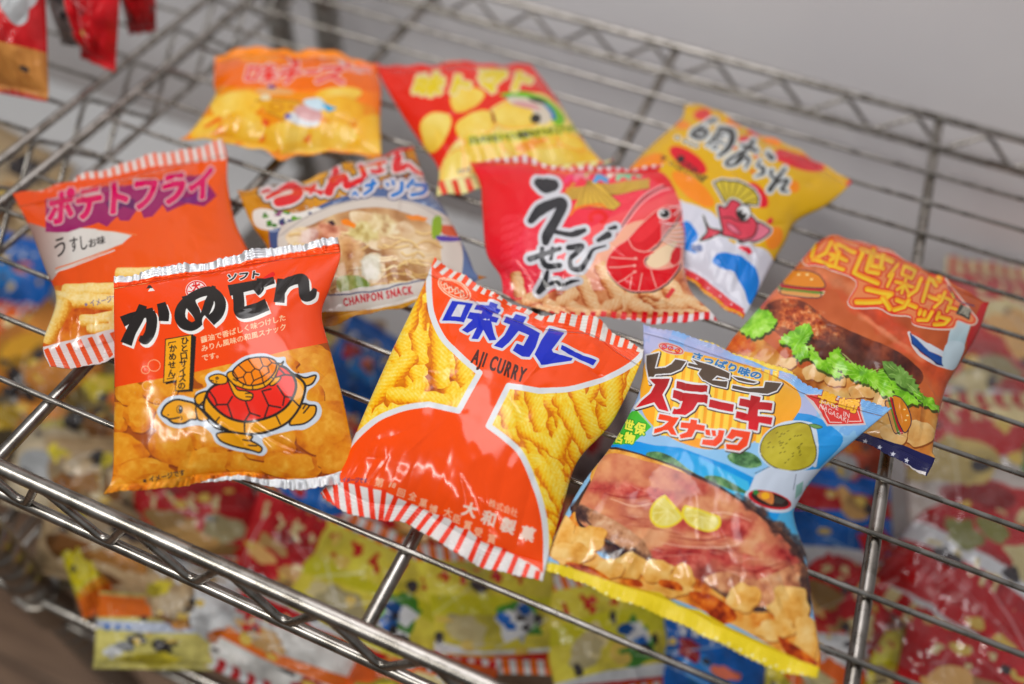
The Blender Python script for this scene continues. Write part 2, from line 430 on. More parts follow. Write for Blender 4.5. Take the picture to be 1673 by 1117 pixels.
        x = np.clip((q[..., 0]-art.x0)*art.S, 0, art.w-1.01); y = np.clip((q[..., 1]-art.y0)*art.S, 0, art.h-1.01)
        i, j = x.astype(int), y.astype(int); fx, fy = (x-i)[..., None], (y-j)[..., None]; a = art.a
        c = ((a[j, i]*(1-fx)+a[j, i+1]*fx)*(1-fy)+(a[j+1, i]*(1-fx)+a[j+1, i+1]*fx)*fy)[::-1]
        g = c.mean(-1, keepdims=True)
        return np.clip(g+(c-g)*1.16, 4, 250)*.975
def fbm2(x, y, seed, octv=3):
    o = 0; a = .5; tot = 0
    for i in range(octv): o = o+a*vnoise(x*2**i+50+7.1*i, y*2**i+50+3.3*i, int(seed)+i); tot += a; a *= .5
    return o/tot
def make_bag(name, shape, art, label, cat='snack bag', group=None, seal_silver=(0, 0), teeth=(46, .008), crimp=(0., 0.), N=(230, 250), tex=760, names=('bottom_seal', 'top_seal'), wave=(.0015, .0015), backcol=None, rough=.15, bumpk=.2):
    s = shape; loc = s.ctr
    e = empty(name, loc, label, cat, group)
    img = srgb_img(name+'_print', art if isinstance(art, np.ndarray) else s.print_tex(art, tex)); fm = film_mat(name+'_film', img, rough, bump=bumpk)
    nu, nv = N
    # body: front and back of the pillow as one closed film
    cu = .5-.5*np.cos(np.pi*np.linspace(0, 1, nu)); cu = .45*cu+.55*np.linspace(0, 1, nu)
    u, v = np.meshgrid(cu, np.linspace(s.vb, 1-s.vt, nv), indexing='ij')
    Pf = s.front(u, v); u2, v2 = u[::-1], v[::-1]
    Pb = s.bottom_face(u2, v2)
    P = np.concatenate([Pf, Pb[1:-1]], 0); UV = np.concatenate([np.stack([u, v], -1), np.stack([u2, v2], -1)[1:-1]], 0)
    # wrap in i: transpose so the wrapped axis is j
    me = grid_mesh(name+'_film', P.transpose(1, 0, 2), UV.transpose(1, 0, 2), wrap=True, loc=loc, flip=True)
    link('film_body', me, e, fm)
    for k in (0, 1):
        vv = s.vb if k == 0 else s.vt
        if vv <= .001: continue
        n2 = 26; nt, dep = teeth; M = nt*4+1
        U, t = np.meshgrid(np.linspace(0, 1, M), np.linspace(0, 1, n2), indexing='ij')
        tri = np.abs(((U*nt) % 1)*2-1)
        out = (vv-.0)*t+dep*(tri-.5)*t**6
        Vv = (vv-out) if k == 0 else (1-vv+out)
        Pp = s.base(U, Vv)
        wv = wave[k]*(np.sin(U*17+s.ph[k])+.6*np.sin(U*41+s.ph[k+2]))*(t**.8)+crimp[k]*np.sin(t*math.pi*2*7)*.5
        rr = np.random.RandomState(s.seed+k); am = np.interp(U, np.linspace(0, 1, nt), rr.uniform(.2, 1.8, nt)); rid = (.0007 if seal_silver[k] else .00010)*am*np.sin(2*math.pi*(U*nt*.8+.5*np.sin(U*23+k)+.3*np.sin(U*61)))*np.minimum(1, t*2)+.00022*np.sin(t*math.pi*11)
        Pp = Pp+(wv+.0004+rid)[..., None]*s.N
        m2 = grid_mesh(name+'_seal', Pp, np.stack([U, Vv], -1), loc=loc)
        sm = film_mat(name+'_seal', img, .34 if seal_silver[k] else .28, seal_silver[k], .5, True, .3)
        o = link(names[k], m2, e, sm)
        md = o.modifiers.new('thickness', 'SOLIDIFY'); md.thickness = .0005; md.offset = 0
    return e

# outlines of the ten bags measured in the view, heights above the wires in metres
def zm(ox, oy, k, *p): return [(ox+x/k, oy+y/k) for x, y in p]
SH = {}
SH['kame'] = Shape([(168,806),(240,801),(320,790),(400,786),(450,796),(500,800),(545,793),(586,778)], [(586,778),(578,738),(562,658),(541,576),(526,514),(540,468),(556,420),(552,390)],
    [(187,452),(272,437),(354,424),(446,404),(552,390)], [(168,806),(183,780),(186,700),(187,617),(186,500),(187,452)], (.014,.016,.055,.052), .017, .045, .055, 9, wr=.5)
SH['curry'] = Shape(zm(500,410,1.995,(46,785),(70,815),(160,868),(250,880),(330,888),(420,945),(550,1020),(650,1050),(770,1082)), [(886,952),(897,905),(921,822),(945,752),(1000,690),(1044,600),(1051,574)],
    zm(500,410,1.995,(420,28),(500,66),(560,108),(620,150),(760,200),(850,212),(950,222),(1030,280),(1100,325)), [(523,803),(548,775),(572,728),(606,650),(642,570),(676,500),(704,440),(711,424)], (.014,.014,.034,.040), .020, .075, .062, 5)
SH['lemon'] = Shape(zm(880,500,1.81,(14,782),(130,817),(200,860),(330,902),(440,950),(500,985),(600,1030),(700,1075),(822,1105)), zm(880,500,1.81,(822,1105),(832,1030),(812,900),(790,740),(758,640),(762,590),(830,488),(930,400),(1042,305)),
    zm(880,500,1.81,(310,52),(400,76),(470,100),(700,178),(800,235),(950,280),(1042,305)), zm(880,500,1.81,(14,782),(60,655),(130,525),(210,420),(262,330),(305,220),(310,52)), (.014,.014,.040,.026), .019, .055, .035, 8)
SH['burger'] = Shape([(1150,612),(1250,656),(1340,690),(1420,730),(1515,776)], zm(1160,370,2.598,(922,1055),(955,985),(945,950),(972,800),(1002,690),(1035,630),(1130,480),(1185,335)),
    zm(1160,370,2.598,(445,80),(520,42),(620,58),(760,108),(900,178),(1050,258),(1185,322)), zm(1160,370,2.598,(-25,628),(60,528),(100,468),(170,388),(240,308),(330,208),(400,128),(445,80)), (.012,.013,.024,.022), .018, .055, .012, 11)
SH['ebi'] = Shape([(822,478),(880,508),(985,519),(1046,527),(1100,527),(1172,525)], zm(760,240,3.491,(1440,995),(1395,930),(1292,830),(1248,680),(1256,500),(1240,300),(1200,190),(1165,98)),
    zm(760,240,3.491,(28,92),(130,72),(330,62),(500,108),(700,118),(900,122),(1165,98)), zm(760,240,3.491,(216,832),(200,735),(120,600),(96,350),(86,215),(28,92)), (.014,.014,.026,.024), .019, .05, .03, 14)
SH['tai'] = Shape([(985,352),(1050,410),(1110,452),(1165,490),(1212,524)], zm(1020,150,3.02,(582,1128),(652,1000),(725,860),(795,740),(850,640),(1000,560),(1118,458)),
    zm(1020,150,3.02,(300,58),(400,75),(560,160),(780,260),(900,310),(1118,455)), [(985,352),(1010,300),(1036,266),(1073,229),(1113,193),(1119,169)], (.012,.012,.014,.014), .018, .07, .02, 17)
SH['potato'] = Shape([(84,603),(125,600),(183,588),(300,560),(440,530)], [(440,530),(425,470),(408,415),(385,364),(372,300),(371,255),(364,230)],
    zm(0,210,2.725,(58,292),(170,268),(320,240),(360,213),(560,150),(800,95),(992,55)), [(84,603),(70,562),(92,492),(73,437),(48,371),(22,318)], (.014,.014,.014,.014), .018, .09, .075, 20)
SH['chanpon'] = Shape([(455,545),(530,533),(580,520),(640,505),(690,490),(795,452)], [(795,452),(777,446),(762,410),(728,346),(702,309),(685,268),(675,240)],
    zm(370,240,3.49,(62,248),(150,238),(300,218),(450,188),(560,148),(700,98),(1065,4)), [(455,545),(448,480),(438,409),(413,369),(389,312)], (.014,.014,.014,.014), .018, .05, .03, 23)
SH['cheese'] = Shape(zm(280,60,4.647,(70,795),(350,785),(560,845),(700,872),(820,935),(950,898),(1100,892),(1350,892),(1595,920)), zm(280,60,4.647,(1595,920),(1592,800),(1587,600),(1592,400),(1570,300),(1555,225)),
    zm(280,60,4.647,(332,150),(500,98),(680,92),(860,92),(960,118),(1250,110),(1400,180),(1555,225)), zm(280,60,4.647,(70,795),(200,660),(325,465),(320,350),(332,150)), (.012,.012,.016,.016), .020, .05, .06, 26)
SH['tomato'] = Shape([(713,321),(790,308),(870,292),(940,275),(1003,262)], zm(590,80,3.89,(1605,710),(1540,720),(1400,560),(1250,330),(1120,150),(1072,105)),
    zm(590,80,3.89,(80,92),(300,115),(500,98),(590,72),(700,98),(880,98),(1072,105)), zm(590,80,3.89,(480,938),(490,760),(380,600),(260,420),(150,230),(80,92)), (.012,.014,.016,.014), .019, .10, .03, 29)

# ---------------------------------------------------------------- wire shelving
def wire_shelf(name, label, x0, x1, y0, y1, z, step=.0405, first=0., bars=(), group='wire shelves of the rack', rw=.0018):
    e = empty(name, ((x0+x1)/2, (y0+y1)/2, z), label, 'wire shelf', group); L = Vector(e.location)
    def part(nm, mb): mb.build(nm, CHROME, e, L)
    y = first
    while y < y1-.01:
        m = MB(); m.tube([(x0, y, z), (x1, y, z)], rw, 10); part('wire', m); y += step
    for b in bars:
        m = MB(); m.tube([(b, y0, z-.0062), (b, y1, z-.0062)], .0042, 14); part('cross_bar', m)
    def truss(nm, a, b, dz):
        m = MB(); a, b = Vector(a), Vector(b); k = 1 if nm == 'front' else .72
        m.tube([a, b], .0046*k, 16); m.tube([a-Vector((0, 0, dz)), b-Vector((0, 0, dz))], .0038*k, 14)
        part('rail', m)
        m = MB(); n = max(2, int(round((b-a).length/.062))); pts = []
        for i in range(n*2+1):
            q = a.lerp(b, i/(n*2)); top = i % 2 == 0
            c = Vector((0, 0, -.0065 if top else -dz+.0035))
            d = (b-a)/(n*2)
            for f in (-.16, 0, .16):
                if 0 <= i/(n*2)+f/(n*2) <= 1: pts.append(q+d*f+c+Vector((0, 0, (-1 if top else 1)*abs(f)*.012)))
        m.tube(pts, .0027*k, 8); part('zigzag_wire', m)
    truss('front', (x0, y0, z), (x1, y0, z), .048); truss('rear', (x0, y1, z), (x1, y1, z), .032)
    truss('end', (x0, y0, z), (x0, y1, z), .034); truss('end', (x1, y0, z), (x1, y1, z), .034)
    return e
wire_shelf('wire_shelf', 'shiny chrome wire shelf carrying the ten single snack bags', -.153, 1.05, -.081, .541, 0, first=-.031, bars=(0, .25, .5, .75, 1.0))

# ---------------------------------------------------------------- printed fronts
WHITE = (236, 234, 232); INK = (38, 34, 32)
def blob(c, rx, ry, seed, n=18, jag=.16):
    r = np.random.RandomState(seed); t = np.linspace(0, 2*math.pi, n, endpoint=False); k = 1+r.uniform(-jag, jag, n)
    return np.c_[c[0]+rx*k*np.cos(t), c[1]+ry*k*np.sin(t)]
def letters(A, groups, w, col, shadow=None, off=(0, 0), ow=0, ocol=None, smooth=0, cap=False):
    """stroke-built letters with an optional outline and drop"""
    if shadow is not None:
        for g in groups: A.lines(shadow, g, w, smooth, cap, ow, off)
    if ocol is not None:
        for g in groups: A.lines(ocol, g, w, smooth, True, ow)
    for g in groups: A.lines(col, g, w, smooth, cap)
CHIP = [(150, 72, 24), (192, 104, 24), (214, 132, 30), (222, 152, 46), (232, 172, 70), (242, 196, 110)]
def cracker_field(A, cells, seed=1):
    for i, (x, y, rx, ry) in enumerate(cells):
        b = blob((x, y), rx, ry, seed*50+i, 22, .10)
        A.poly((132, 60, 24), b+np.array([rx*.04, ry*.10]), smooth=5)
        mk = A.mask_px([A.pts(b, 5)])
        A.grain(mk, CHIP, 20, seed*31+i, .05, .95, fall=.14, tilt=.12, light=(-.3, -.8), spread=.8)
        b2 = blob((x-rx*.08, y-ry*.10), rx*.72, ry*.70, seed*80+i, 18, .16); mk = A.mask_px([A.pts(b2, 4)])
        A.grain(mk, CHIP[1:], 11, seed*77+i, .02, .95, fall=.12, tilt=.06, spread=.75)
def art_kame():
    A = Art(150, 375, 610, 825, 3, (226, 76, 18))
    A.view(150, 370, 2.429)
    # photograph of the crackers
    A.poly((158, 80, 26), [(0, 640), (95, 637), (300, 600), (620, 530), (935, 460), (1200, 400), (1200, 1200), (0, 1200)])
    cracker_field(A, [(330, 740, 130, 90), (750, 760, 150, 90), (60, 860, 70, 120), (1080, 880, 90, 200), (1060, 600, 80, 120), (110, 760, 42, 65), (150, 660, 62, 48), (270, 650, 70, 55), (190, 750, 62, 66), (105, 905, 120, 88), (330, 860, 98, 92), (210, 970, 110, 50), (430, 700, 90, 60), (480, 840, 90, 70),
        (470, 950, 130, 70), (620, 940, 90, 60), (700, 860, 110, 70), (820, 500, 110, 50), (900, 560, 90, 70), (960, 650, 80, 80), (860, 680, 70, 60), (930, 800, 130, 110), (800, 950, 130, 55), (700, 560, 120, 60), (540, 600, 130, 60), (980, 930, 90, 60), (300, 1020, 140, 50), (560, 1040, 120, 50), (880, 1030, 140, 40), (100, 1040, 90, 50)], 3)
    A.poly((226, 76, 18), [(0, 100), (0, 640), (92, 637), (300, 599), (420, 575), (620, 528), (800, 487), (935, 461), (1200, 410), (1200, 0)])
    A.poly((231, 233, 236), [(0, 60), (92, 226), (300, 196), (500, 165), (720, 118), (980, 73), (1100, 40), (1100, -80), (0, -80)])
    A.poly((231, 233, 236), [((x-150)*2.429, (y-370)*2.429) for x, y in ((310, 797), (345, 783), (390, 777), (440, 783), (500, 783), (540, 776), (600, 752), (640, 800), (640, 860), (300, 860))])
    for c, r in (((248, 552), 24), ((214, 570), 16), ((222, 633), 20), ((260, 698), 14), ((259, 697), 7)):
        A.line((246, 190, 150), ellipse(c, r, r*.95), 2.6)
    A.text((70, 60, 60), '※イメージです', (205, 1020), (372, 984), 26, bold=1.2)
    # vertical caption
    A.view(180, 430, 4.647)
    A.poly(INK, [(628, 545), (655, 560), (630, 975), (510, 982), (515, 966), (600, 962)]); A.poly(INK, [(420, 905), (498, 890), (498, 905), (425, 922)])
    A.poly(INK, [(418, 574), (632, 540), (608, 966), (494, 974), (500, 893), (404, 912)]); A.poly((232, 166, 38), [(424, 580), (616, 549), (600, 958), (500, 966), (506, 884), (411, 905)])
    def vtext(s, p0, p1, h):
        p0, p1 = np.array(p0, float), np.array(p1, float); n = len(s)
        for i, ch in enumerate(s):
            c = p0+(p1-p0)*(i+.5)/n; q = .5*h*np.array([.99, -.13])
            A.text(INK, ch, c-q+np.array([0, .40*h]), c+q+np.array([0, .40*h]), h, bold=4)
    vtext('ひと口サイズの', (573, 558), (545, 958), 62); vtext('かめせん', (482, 612), (468, 864), 62)
    A.line(INK, [(444, 622), (446, 604), (498, 595), (500, 610)][:3], 7); A.line(INK, [(434, 880), (482, 872), (484, 856)], 7)
    for s, a, b in (('醤油で香ばしく味つけした', (690, 606), (1338, 428)), ('みりん風味の和風スナック', (694, 672), (1342, 498)), ('です。', (698, 742), (858, 706))):
        A.text((247, 208, 172), s, a, b, 52, bold=2.2, up=(-.12, -1))
    # maker's roundel half under the lettering
    A.ell((244, 226, 222), (655, 205), 84, 76); A.line((206, 40, 40), ellipse((655, 205), 74, 66), 9)
    for a in range(0, 360, 40): A.line((206, 40, 40), [(655+38*math.cos(math.radians(a)), 205+34*math.sin(math.radians(a))), (655+62*math.cos(math.radians(a+12)), 205+56*math.sin(math.radians(a+12)))], 7)
    A.text((206, 40, 40), '大', (622, 208), (690, 200), 70, bold=6)
    A.text(INK, 'ソフト', (880, 138), (1140, 104), 62, bold=7, outline=WHITE, ow=18, slant=.2); A.line((208, 36, 32), [(1090, 158), (1235, 84)], [10, 34])
    # title
    ka = [([(92, 444), (180, 405), (330, 366)], [84, 74, 60]), ([(250, 318), (222, 400), (160, 520), (122, 612)], [62, 84, 78, 92]), ([(300, 372), (318, 430), (306, 520), (268, 580), (222, 568)], [80, 84, 80, 74, 40]), ([(388, 302), (408, 380), (408, 440)], [66, 84, 74]), ([(298, 165), (300, 190)], [10, 50])]
    me = [([(592, 240), (612, 310), (650, 370), (668, 430)], [100, 84, 70, 44]), ([(790, 175), (752, 300), (700, 420), (630, 480), (560, 458), (530, 400), (552, 320), (640, 246), (740, 214), (800, 236), (838, 300), (820, 380), (760, 440)], [30, 70, 60, 66, 84, 84, 70, 66, 70, 76, 84, 84, 84])]
    se = [([(902, 208), (1060, 172), (1246, 128)], [84, 70, 52]), ([(968, 190), (978, 290), (988, 372), (1062, 366), (1192, 314)], [84, 84, 84, 96, 96]), ([(1140, 112), (1136, 182), (1104, 218)], [54, 62, 50])]
    n_ = [([(1300, 116), (1292, 210), (1284, 300)], [60, 74, 84]), ([(1292, 232), (1340, 150), (1420, 120), (1462, 130), (1472, 180), (1482, 248), (1530, 244), (1558, 192)], [60, 76, 80, 90, 84, 84, 66, 30])]
    G = [ka, me, se, n_]
    letters(A, G, 80, INK, shadow=(238, 236, 232), off=(14, 22), ow=6, smooth=6)
    # the two turtles
    A.view(240, 560, 5.577)
    Y, O, RD, PALE = (230, 162, 30), (240, 134, 22), (226, 52, 36), (214, 222, 232)
    halo = [(95, 640), (120, 570), (190, 500), (310, 478), (430, 505), (450, 450), (545, 400), (530, 330), (560, 280), (640, 250), (710, 265), (790, 190), (900, 120), (1060, 92), (1180, 130), (1260, 130), (1275, 190), (1350, 270), (1420, 280), (1540, 262), (1575, 320), (1530, 390), (1470, 440), (1460, 520), (1560, 545), (1595, 620), (1560, 710), (1440, 790), (1320, 800), (1080, 860), (1060, 910), (1100, 980), (1060, 1030), (980, 1020), (780, 975), (640, 920), (590, 830), (500, 760), (400, 760), (290, 782), (170, 740)]
    A.poly(PALE, halo, smooth=5)
    K = 16
    def shp(col, p, w=K, sm=5): A.poly(col, p, smooth=sm); A.line(INK, np.array(p), w, smooth=sm, closed=True)
    def ln(p, w=K*.8, sm=5): A.line(INK, p, w, smooth=sm if len(p) > 2 else 0)
    shp(Y, [(1360, 290), (1440, 320), (1540, 296), (1510, 370), (1440, 395), (1400, 370)]); shp(Y, [(1420, 560), (1480, 570), (1540, 580), (1530, 660), (1450, 730), (1350, 750), (1300, 740), (1340, 660)]); ln([(1430, 640), (1480, 580)], 14); ln([(1425, 600), (1450, 560)], 14)
    shp(Y, [(640, 830), (720, 815), (860, 830), (960, 850), (950, 890), (1000, 920), (1050, 960), (1030, 1000), (960, 985), (820, 950), (700, 910), (650, 870)]); ln([(880, 888), (950, 896)], 14); ln([(930, 938), (1000, 940)], 14)
    shp(Y, [(440, 500), (480, 460), (570, 440), (640, 470), (640, 540), (500, 570), (450, 550)])
    shp(Y, [(520, 560), (560, 440), (640, 400), (900, 330), (1200, 230), (1340, 290), (1440, 380), (1420, 520), (1360, 640), (1260, 740), (1080, 815), (880, 830), (720, 800), (640, 740), (540, 650)], 22)
    A.line(INK, [(470, 585), (540, 640), (640, 740), (740, 800)], 22, smooth=5); A.line(INK, [(545, 700), (620, 770), (690, 800)], 16, smooth=5)
    shp(RD, [(548, 480), (600, 400), (700, 360), (980, 260), (1200, 210), (1310, 270), (1360, 380), (1330, 500), (1240, 610), (1080, 690), (900, 720), (740, 680), (620, 590)], 24)
    for p in ([(570, 440), (620, 510), (640, 565), (610, 590)], [(640, 565), (735, 560), (780, 490)], [(735, 560), (780, 690)], [(900, 530), (940, 640), (890, 720)], [(940, 640), (1030, 670)], [(1050, 440), (1110, 570), (1070, 690)], [(1110, 570), (1220, 590)], [(1190, 390), (1255, 490), (1240, 570)], [(1255, 490), (1330, 500)], [(1220, 300), (1260, 290), (1340, 300)], [(1200, 230), (1260, 290)], [(1050, 440), (1130, 420)]): ln(p, 15, 0)
    for p in ([(660, 680), (630, 720)], [(890, 735), (892, 810)], [(1180, 665), (1215, 740)], [(1310, 500), (1370, 560), (1400, 590)], [(490, 560), (530, 520)]): ln(p, 14, 0)
    shp(Y, [(140, 620), (180, 560), (260, 520), (350, 530), (450, 570), (455, 690), (400, 700), (330, 735), (240, 730), (190, 690), (140, 660)], 18)
    shp(Y, [(450, 580), (520, 640), (560, 700), (470, 700)], 14)
    ln([(150, 670), (210, 694), (296, 680)], 14); ln([(310, 668), (324, 688), (312, 705)], 7); A.ell(INK, (300, 607), 30, 38); A.ell(Y, (296, 607), 20, 30); A.ell(INK, (306, 608), 16, 28); A.ell(WHITE, (308, 596), 7, 10); A.ell(INK, (195, 659), 7, 7)
    # the small one
    shp(Y, [(1190, 185), (1220, 190), (1246, 170), (1230, 205), (1195, 210)], 12); shp(Y, [(1120, 380), (1160, 320), (1220, 310), (1200, 350), (1150, 388)], 12)
    shp(Y, [(730, 300), (750, 265), (800, 250), (1000, 140), (1190, 190), (1190, 260), (1140, 350), (1060, 410), (950, 430), (860, 410), (780, 370)], 13)
    shp(Y, [(740, 330), (790, 380), (830, 430), (900, 440), (965, 470), (950, 520), (880, 525), (810, 490), (770, 420)], 13); ln([(900, 464), (960, 460)], 11); ln([(905, 492), (962, 496)], 11)
    shp(O, [(785, 260), (830, 205), (930, 145), (1060, 128), (1150, 150), (1185, 200), (1150, 290), (1060, 365), (950, 390), (870, 370), (800, 310)], 14)
    for p in ([(840, 205), (905, 270), (880, 310), (830, 325)], [(905, 270), (950, 268), (985, 235), (925, 155)], [(950, 268), (975, 345), (950, 385)], [(880, 310), (905, 375)], [(985, 235), (1025, 250), (1060, 210), (1030, 135)], [(1025, 250), (1050, 310), (975, 345)], [(1060, 210), (1100, 215), (1140, 180), (1110, 145)], [(1100, 215), (1115, 265), (1050, 310)], [(1140, 180), (1180, 190)], [(1050, 310), (1060, 360)], [(790, 260), (830, 325), (830, 345)]): ln(p, 10, 0)
    for p in ([(790, 330), (820, 350)], [(875, 400), (885, 372)], [(965, 395), (965, 428)], [(1065, 372), (1080, 405)], [(1125, 310), (1155, 325)]): ln(p, 10, 0)
    shp(Y, [(565, 325), (600, 295), (670, 285), (730, 315), (725, 365), (660, 378), (600, 365)], 12); A.ell(INK, (640, 323), 16, 14); A.ell(Y, (640, 321), 6, 5); ln([(585, 342), (610, 348)], 8); ln([(628, 345), (640, 355), (632, 362)], 6)
    return A

def stripes(A, col0, col1, quads):
    """alternate slanted bars: each quad is one coloured bar on the pale ground"""
    for q in quads: A.poly(col1, q)
def art_curry():
    OR = (240, 82, 14)
    A = Art(490, 400, 1080, 980, 3, (218, 150, 30))
    A.view(500, 410, 1.995)
    YEL = [(206, 116, 16), (226, 156, 24), (236, 186, 40), (240, 206, 70), (244, 220, 112), (248, 232, 156)]
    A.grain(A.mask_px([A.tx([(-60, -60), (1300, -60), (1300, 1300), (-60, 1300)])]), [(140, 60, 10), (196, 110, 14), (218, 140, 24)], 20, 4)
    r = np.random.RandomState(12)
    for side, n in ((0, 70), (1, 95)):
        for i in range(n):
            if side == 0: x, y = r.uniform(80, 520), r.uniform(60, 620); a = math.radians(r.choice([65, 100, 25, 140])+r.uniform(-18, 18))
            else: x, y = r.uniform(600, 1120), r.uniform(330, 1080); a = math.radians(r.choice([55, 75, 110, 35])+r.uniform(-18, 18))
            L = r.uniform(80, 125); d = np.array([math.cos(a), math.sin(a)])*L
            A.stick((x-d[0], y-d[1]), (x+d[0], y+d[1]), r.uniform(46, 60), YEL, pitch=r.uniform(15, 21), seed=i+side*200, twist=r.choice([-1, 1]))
    pal = (222, 224, 226)
    # upper panel, waist and lower panel with the pale band round them
    up = [(400, 60), (402, 140), (412, 210), (450, 290), (510, 350), (566, 398), (497, 522), (400, 500), (310, 515), (230, 550), (150, 622), (100, 700), (20, 760)]
    right = [(780, 1120), (782, 1020), (782, 930), (772, 850), (745, 760), (700, 660), (650, 610), (595, 568), (660, 438), (760, 455), (860, 450), (950, 425), (1030, 390), (1090, 345), (1110, 300)]
    ring = np.concatenate([spline(np.array(up[:6]), 6, False), [up[6]], spline(np.array(up[7:]), 6, False), [(-60, 900), (-60, 1200)], right[:1], spline(np.array(right[:8]), 6, False), [right[8]], spline(np.array(right[9:]), 6, False), [(1150, 200), (400, -40)]])
    A.poly(OR, ring); A.line(pal, ring, 19, closed=True)
    # striped ends
    A.view(690, 420, 4.5216)
    A.poly((226, 222, 216), [(60, -30), (140, 0), (300, 90), (400, 180), (560, 290), (700, 350), (860, 400), (1000, 400), (1250, 420), (1360, 480), (1450, 590), (1640, 680), (1700, 640), (1700, -60)])
    A.poly((226, 222, 216), [(78, 80), (150, 132), (260, 170), (370, 238), (470, 300), (560, 330), (680, 372), (760, 418), (870, 460), (1000, 495), (1120, 520), (1210, 568), (1300, 610), (1440, 660), (1560, 690), (1640, 720), (1640, 560), (1300, 380), (900, 370), (500, 200), (150, -20)])
    bars = [((112, 100), (176, 30)), ((168, 138), (232, 60)), ((232, 162), (290, 92)), ((300, 198), (345, 128)), ((352, 232), (398, 168)), ((412, 268), (452, 212)), ((474, 300), (508, 250)), ((530, 318), (566, 282)), ((600, 345), (628, 316)), ((668, 372), (694, 342)), ((735, 402), (760, 370)), ((806, 436), (850, 388)), ((900, 470), (938, 396)), ((985, 492), (1020, 402)), ((1064, 508), (1090, 402)), ((1142, 536), (1172, 408)), ((1220, 575), (1250, 424)), ((1290, 608), (1322, 460)), ((1366, 640), (1395, 510)), ((1424, 660), (1450, 570)), ((1492, 680), (1512, 620)), ((1560, 692), (1584, 640))]
    for a, b in bars: A.line((228, 78, 30), [(a[0]*1.08-b[0]*.08, a[1]*1.08-b[1]*.08), (b[0]*1.4-a[0]*.4, b[1]*1.4-a[1]*.4)], 36, cap=False)
    A.view(520, 660, 3.7227)
    base = [(-30, 490), (60, 470), (170, 478), (300, 510), (400, 530), (480, 570), (600, 620), (700, 665), (800, 700), (850, 750), (920, 770), (1000, 840), (1120, 880), (1220, 935), (1320, 990), (1380, 1050)]
    A.poly((226, 222, 220), base+[(1380, 1300), (-60, 1300), (-60, 490)])
    st = [((40, 520), (96, 640)), ((106, 505), (120, 660)), ((168, 480), (196, 690)), ((238, 500), (270, 700)), ((318, 520), (336, 712)), ((400, 540), (380, 712)), ((470, 575), (412, 712)), ((550, 606), (480, 706)), ((620, 640), (546, 722)), ((680, 672), (610, 752)), ((748, 690), (670, 800)), ((820, 735), (738, 866)), ((898, 770), (830, 920)), ((980, 820), (920, 960)), ((1052, 868), (990, 990)), ((1130, 895), (1062, 1026)), ((1200, 940), (1150, 1060)), ((1275, 985), (1240, 1080)), ((1335, 1030), (1320, 1100)), ((-20, 500), (50, 610))]
    for a, b in st: A.line((222, 58, 26), [(a[0]*1.12-b[0]*.12, a[1]*1.12-b[1]*.12), a, b, (b[0]*1.4-a[0]*.4, b[1]*1.4-a[1]*.4)], 31, cap=False)
    # lettering at the foot
    for ch, x, y, h in (('第', 366, 478, 60), ('1', 428, 486, 46), ('8', 456, 494, 42), ('回', 500, 540, 54), ('全', 570, 562, 54), ('菓', 634, 604, 54), ('博', 694, 642, 56), ('大', 784, 664, 60), ('臣', 838, 700, 56), ('賞', 904, 738, 58), ('受', 968, 780, 58), ('賞', 1050, 820, 62)):
        w = h*.55 if ch in '18' else h; A.text((244, 190, 160), ch, (x-w*.46, y+h*.36-h*.12), (x+w*.46, y+h*.36+h*.12), h, bold=2.5)
    for ch, x, y in (('大', 912, 644), ('和', 1030, 694), ('製', 1146, 744), ('菓', 1264, 790)):
        A.text((240, 214, 200), ch, (x-44, y+20), (x+44, y+46), 92, bold=8)
    A.text((244, 178, 150), '株式会社', (1034, 614), (1210, 688), 52, bold=2.2, up=(.2, -1))
    A.text((70, 60, 110), '※イメージです', (120, 470), (300, 480), 34, bold=2)
    # title
    A.view(690, 420, 4.5216)
    B = (16, 44, 176); P = (214, 214, 222)
    G = [[[(218, 322), (262, 336), (210, 448), (278, 456), (320, 350), (244, 332), (258, 318), (375, 344), (308, 478), (146, 470), (200, 360)]],
         ]
    ku = [(222, 326), (376, 344), (308, 476), (146, 470)]; kuh = [(262, 352), (320, 358), (282, 440), (214, 440)]
    polys = [[(402, 352), (492, 368), (502, 348), (560, 362), (548, 384), (582, 396), (560, 424), (526, 412), (514, 436), (566, 452), (548, 488), (510, 478), (528, 560), (548, 612), (496, 618), (452, 540), (412, 608), (364, 604), (404, 520), (334, 560), (292, 540), (372, 462), (330, 448), (352, 406), (436, 420), (446, 398), (384, 388)],
             [(690, 422), (770, 446), (744, 494), (870, 560), (838, 660), (792, 738), (738, 734), (668, 692), (700, 640), (748, 656), (790, 578), (712, 546), (640, 634), (590, 676), (530, 656), (606, 580), (650, 500), (600, 480), (620, 442), (668, 458)],
             [(938, 530), (1050, 560), (956, 690), (966, 710), (1112, 744), (1102, 764), (878, 800), (830, 718), (880, 612)],
             [(1030, 652), (1288, 762), (1262, 800), (1022, 686)]]
    for p in [ku]+polys: A.line(P, p, 40, closed=True); A.poly(P, p)
    A.poly(B, ku, kuh)
    for p in polys: A.poly(B, p)
    A.poly(P, [(446, 462), (470, 452), (476, 468)]); A.poly(P, [(476, 466), (494, 456), (500, 468)])
    # AJI CURRY
    A.text((62, 30, 26), 'AJI CURRY', (360, 778), (745, 925), 150, bold=8, up=(.33, -1), gap=22)
    # maker's oval
    A.line((246, 214, 190), ellipse((238, 238), 132, 62, 30), 9)
    A.line((246, 214, 190), ellipse((236, 236), 112, 48, 30), 7)
    for x, y, d in ((170, 214, 20), (206, 240, 22), (250, 250, 22), (290, 272, 20)):
        A.line((246, 214, 190), [(x-d, y-8), (x+d*.4, y-20), (x+d, y+16), (x-d*.3, y+22)], 8)
        A.line((246, 214, 190), [(x-d*.2, y-24), (x-d*.4, y+24)], 7)
    return A

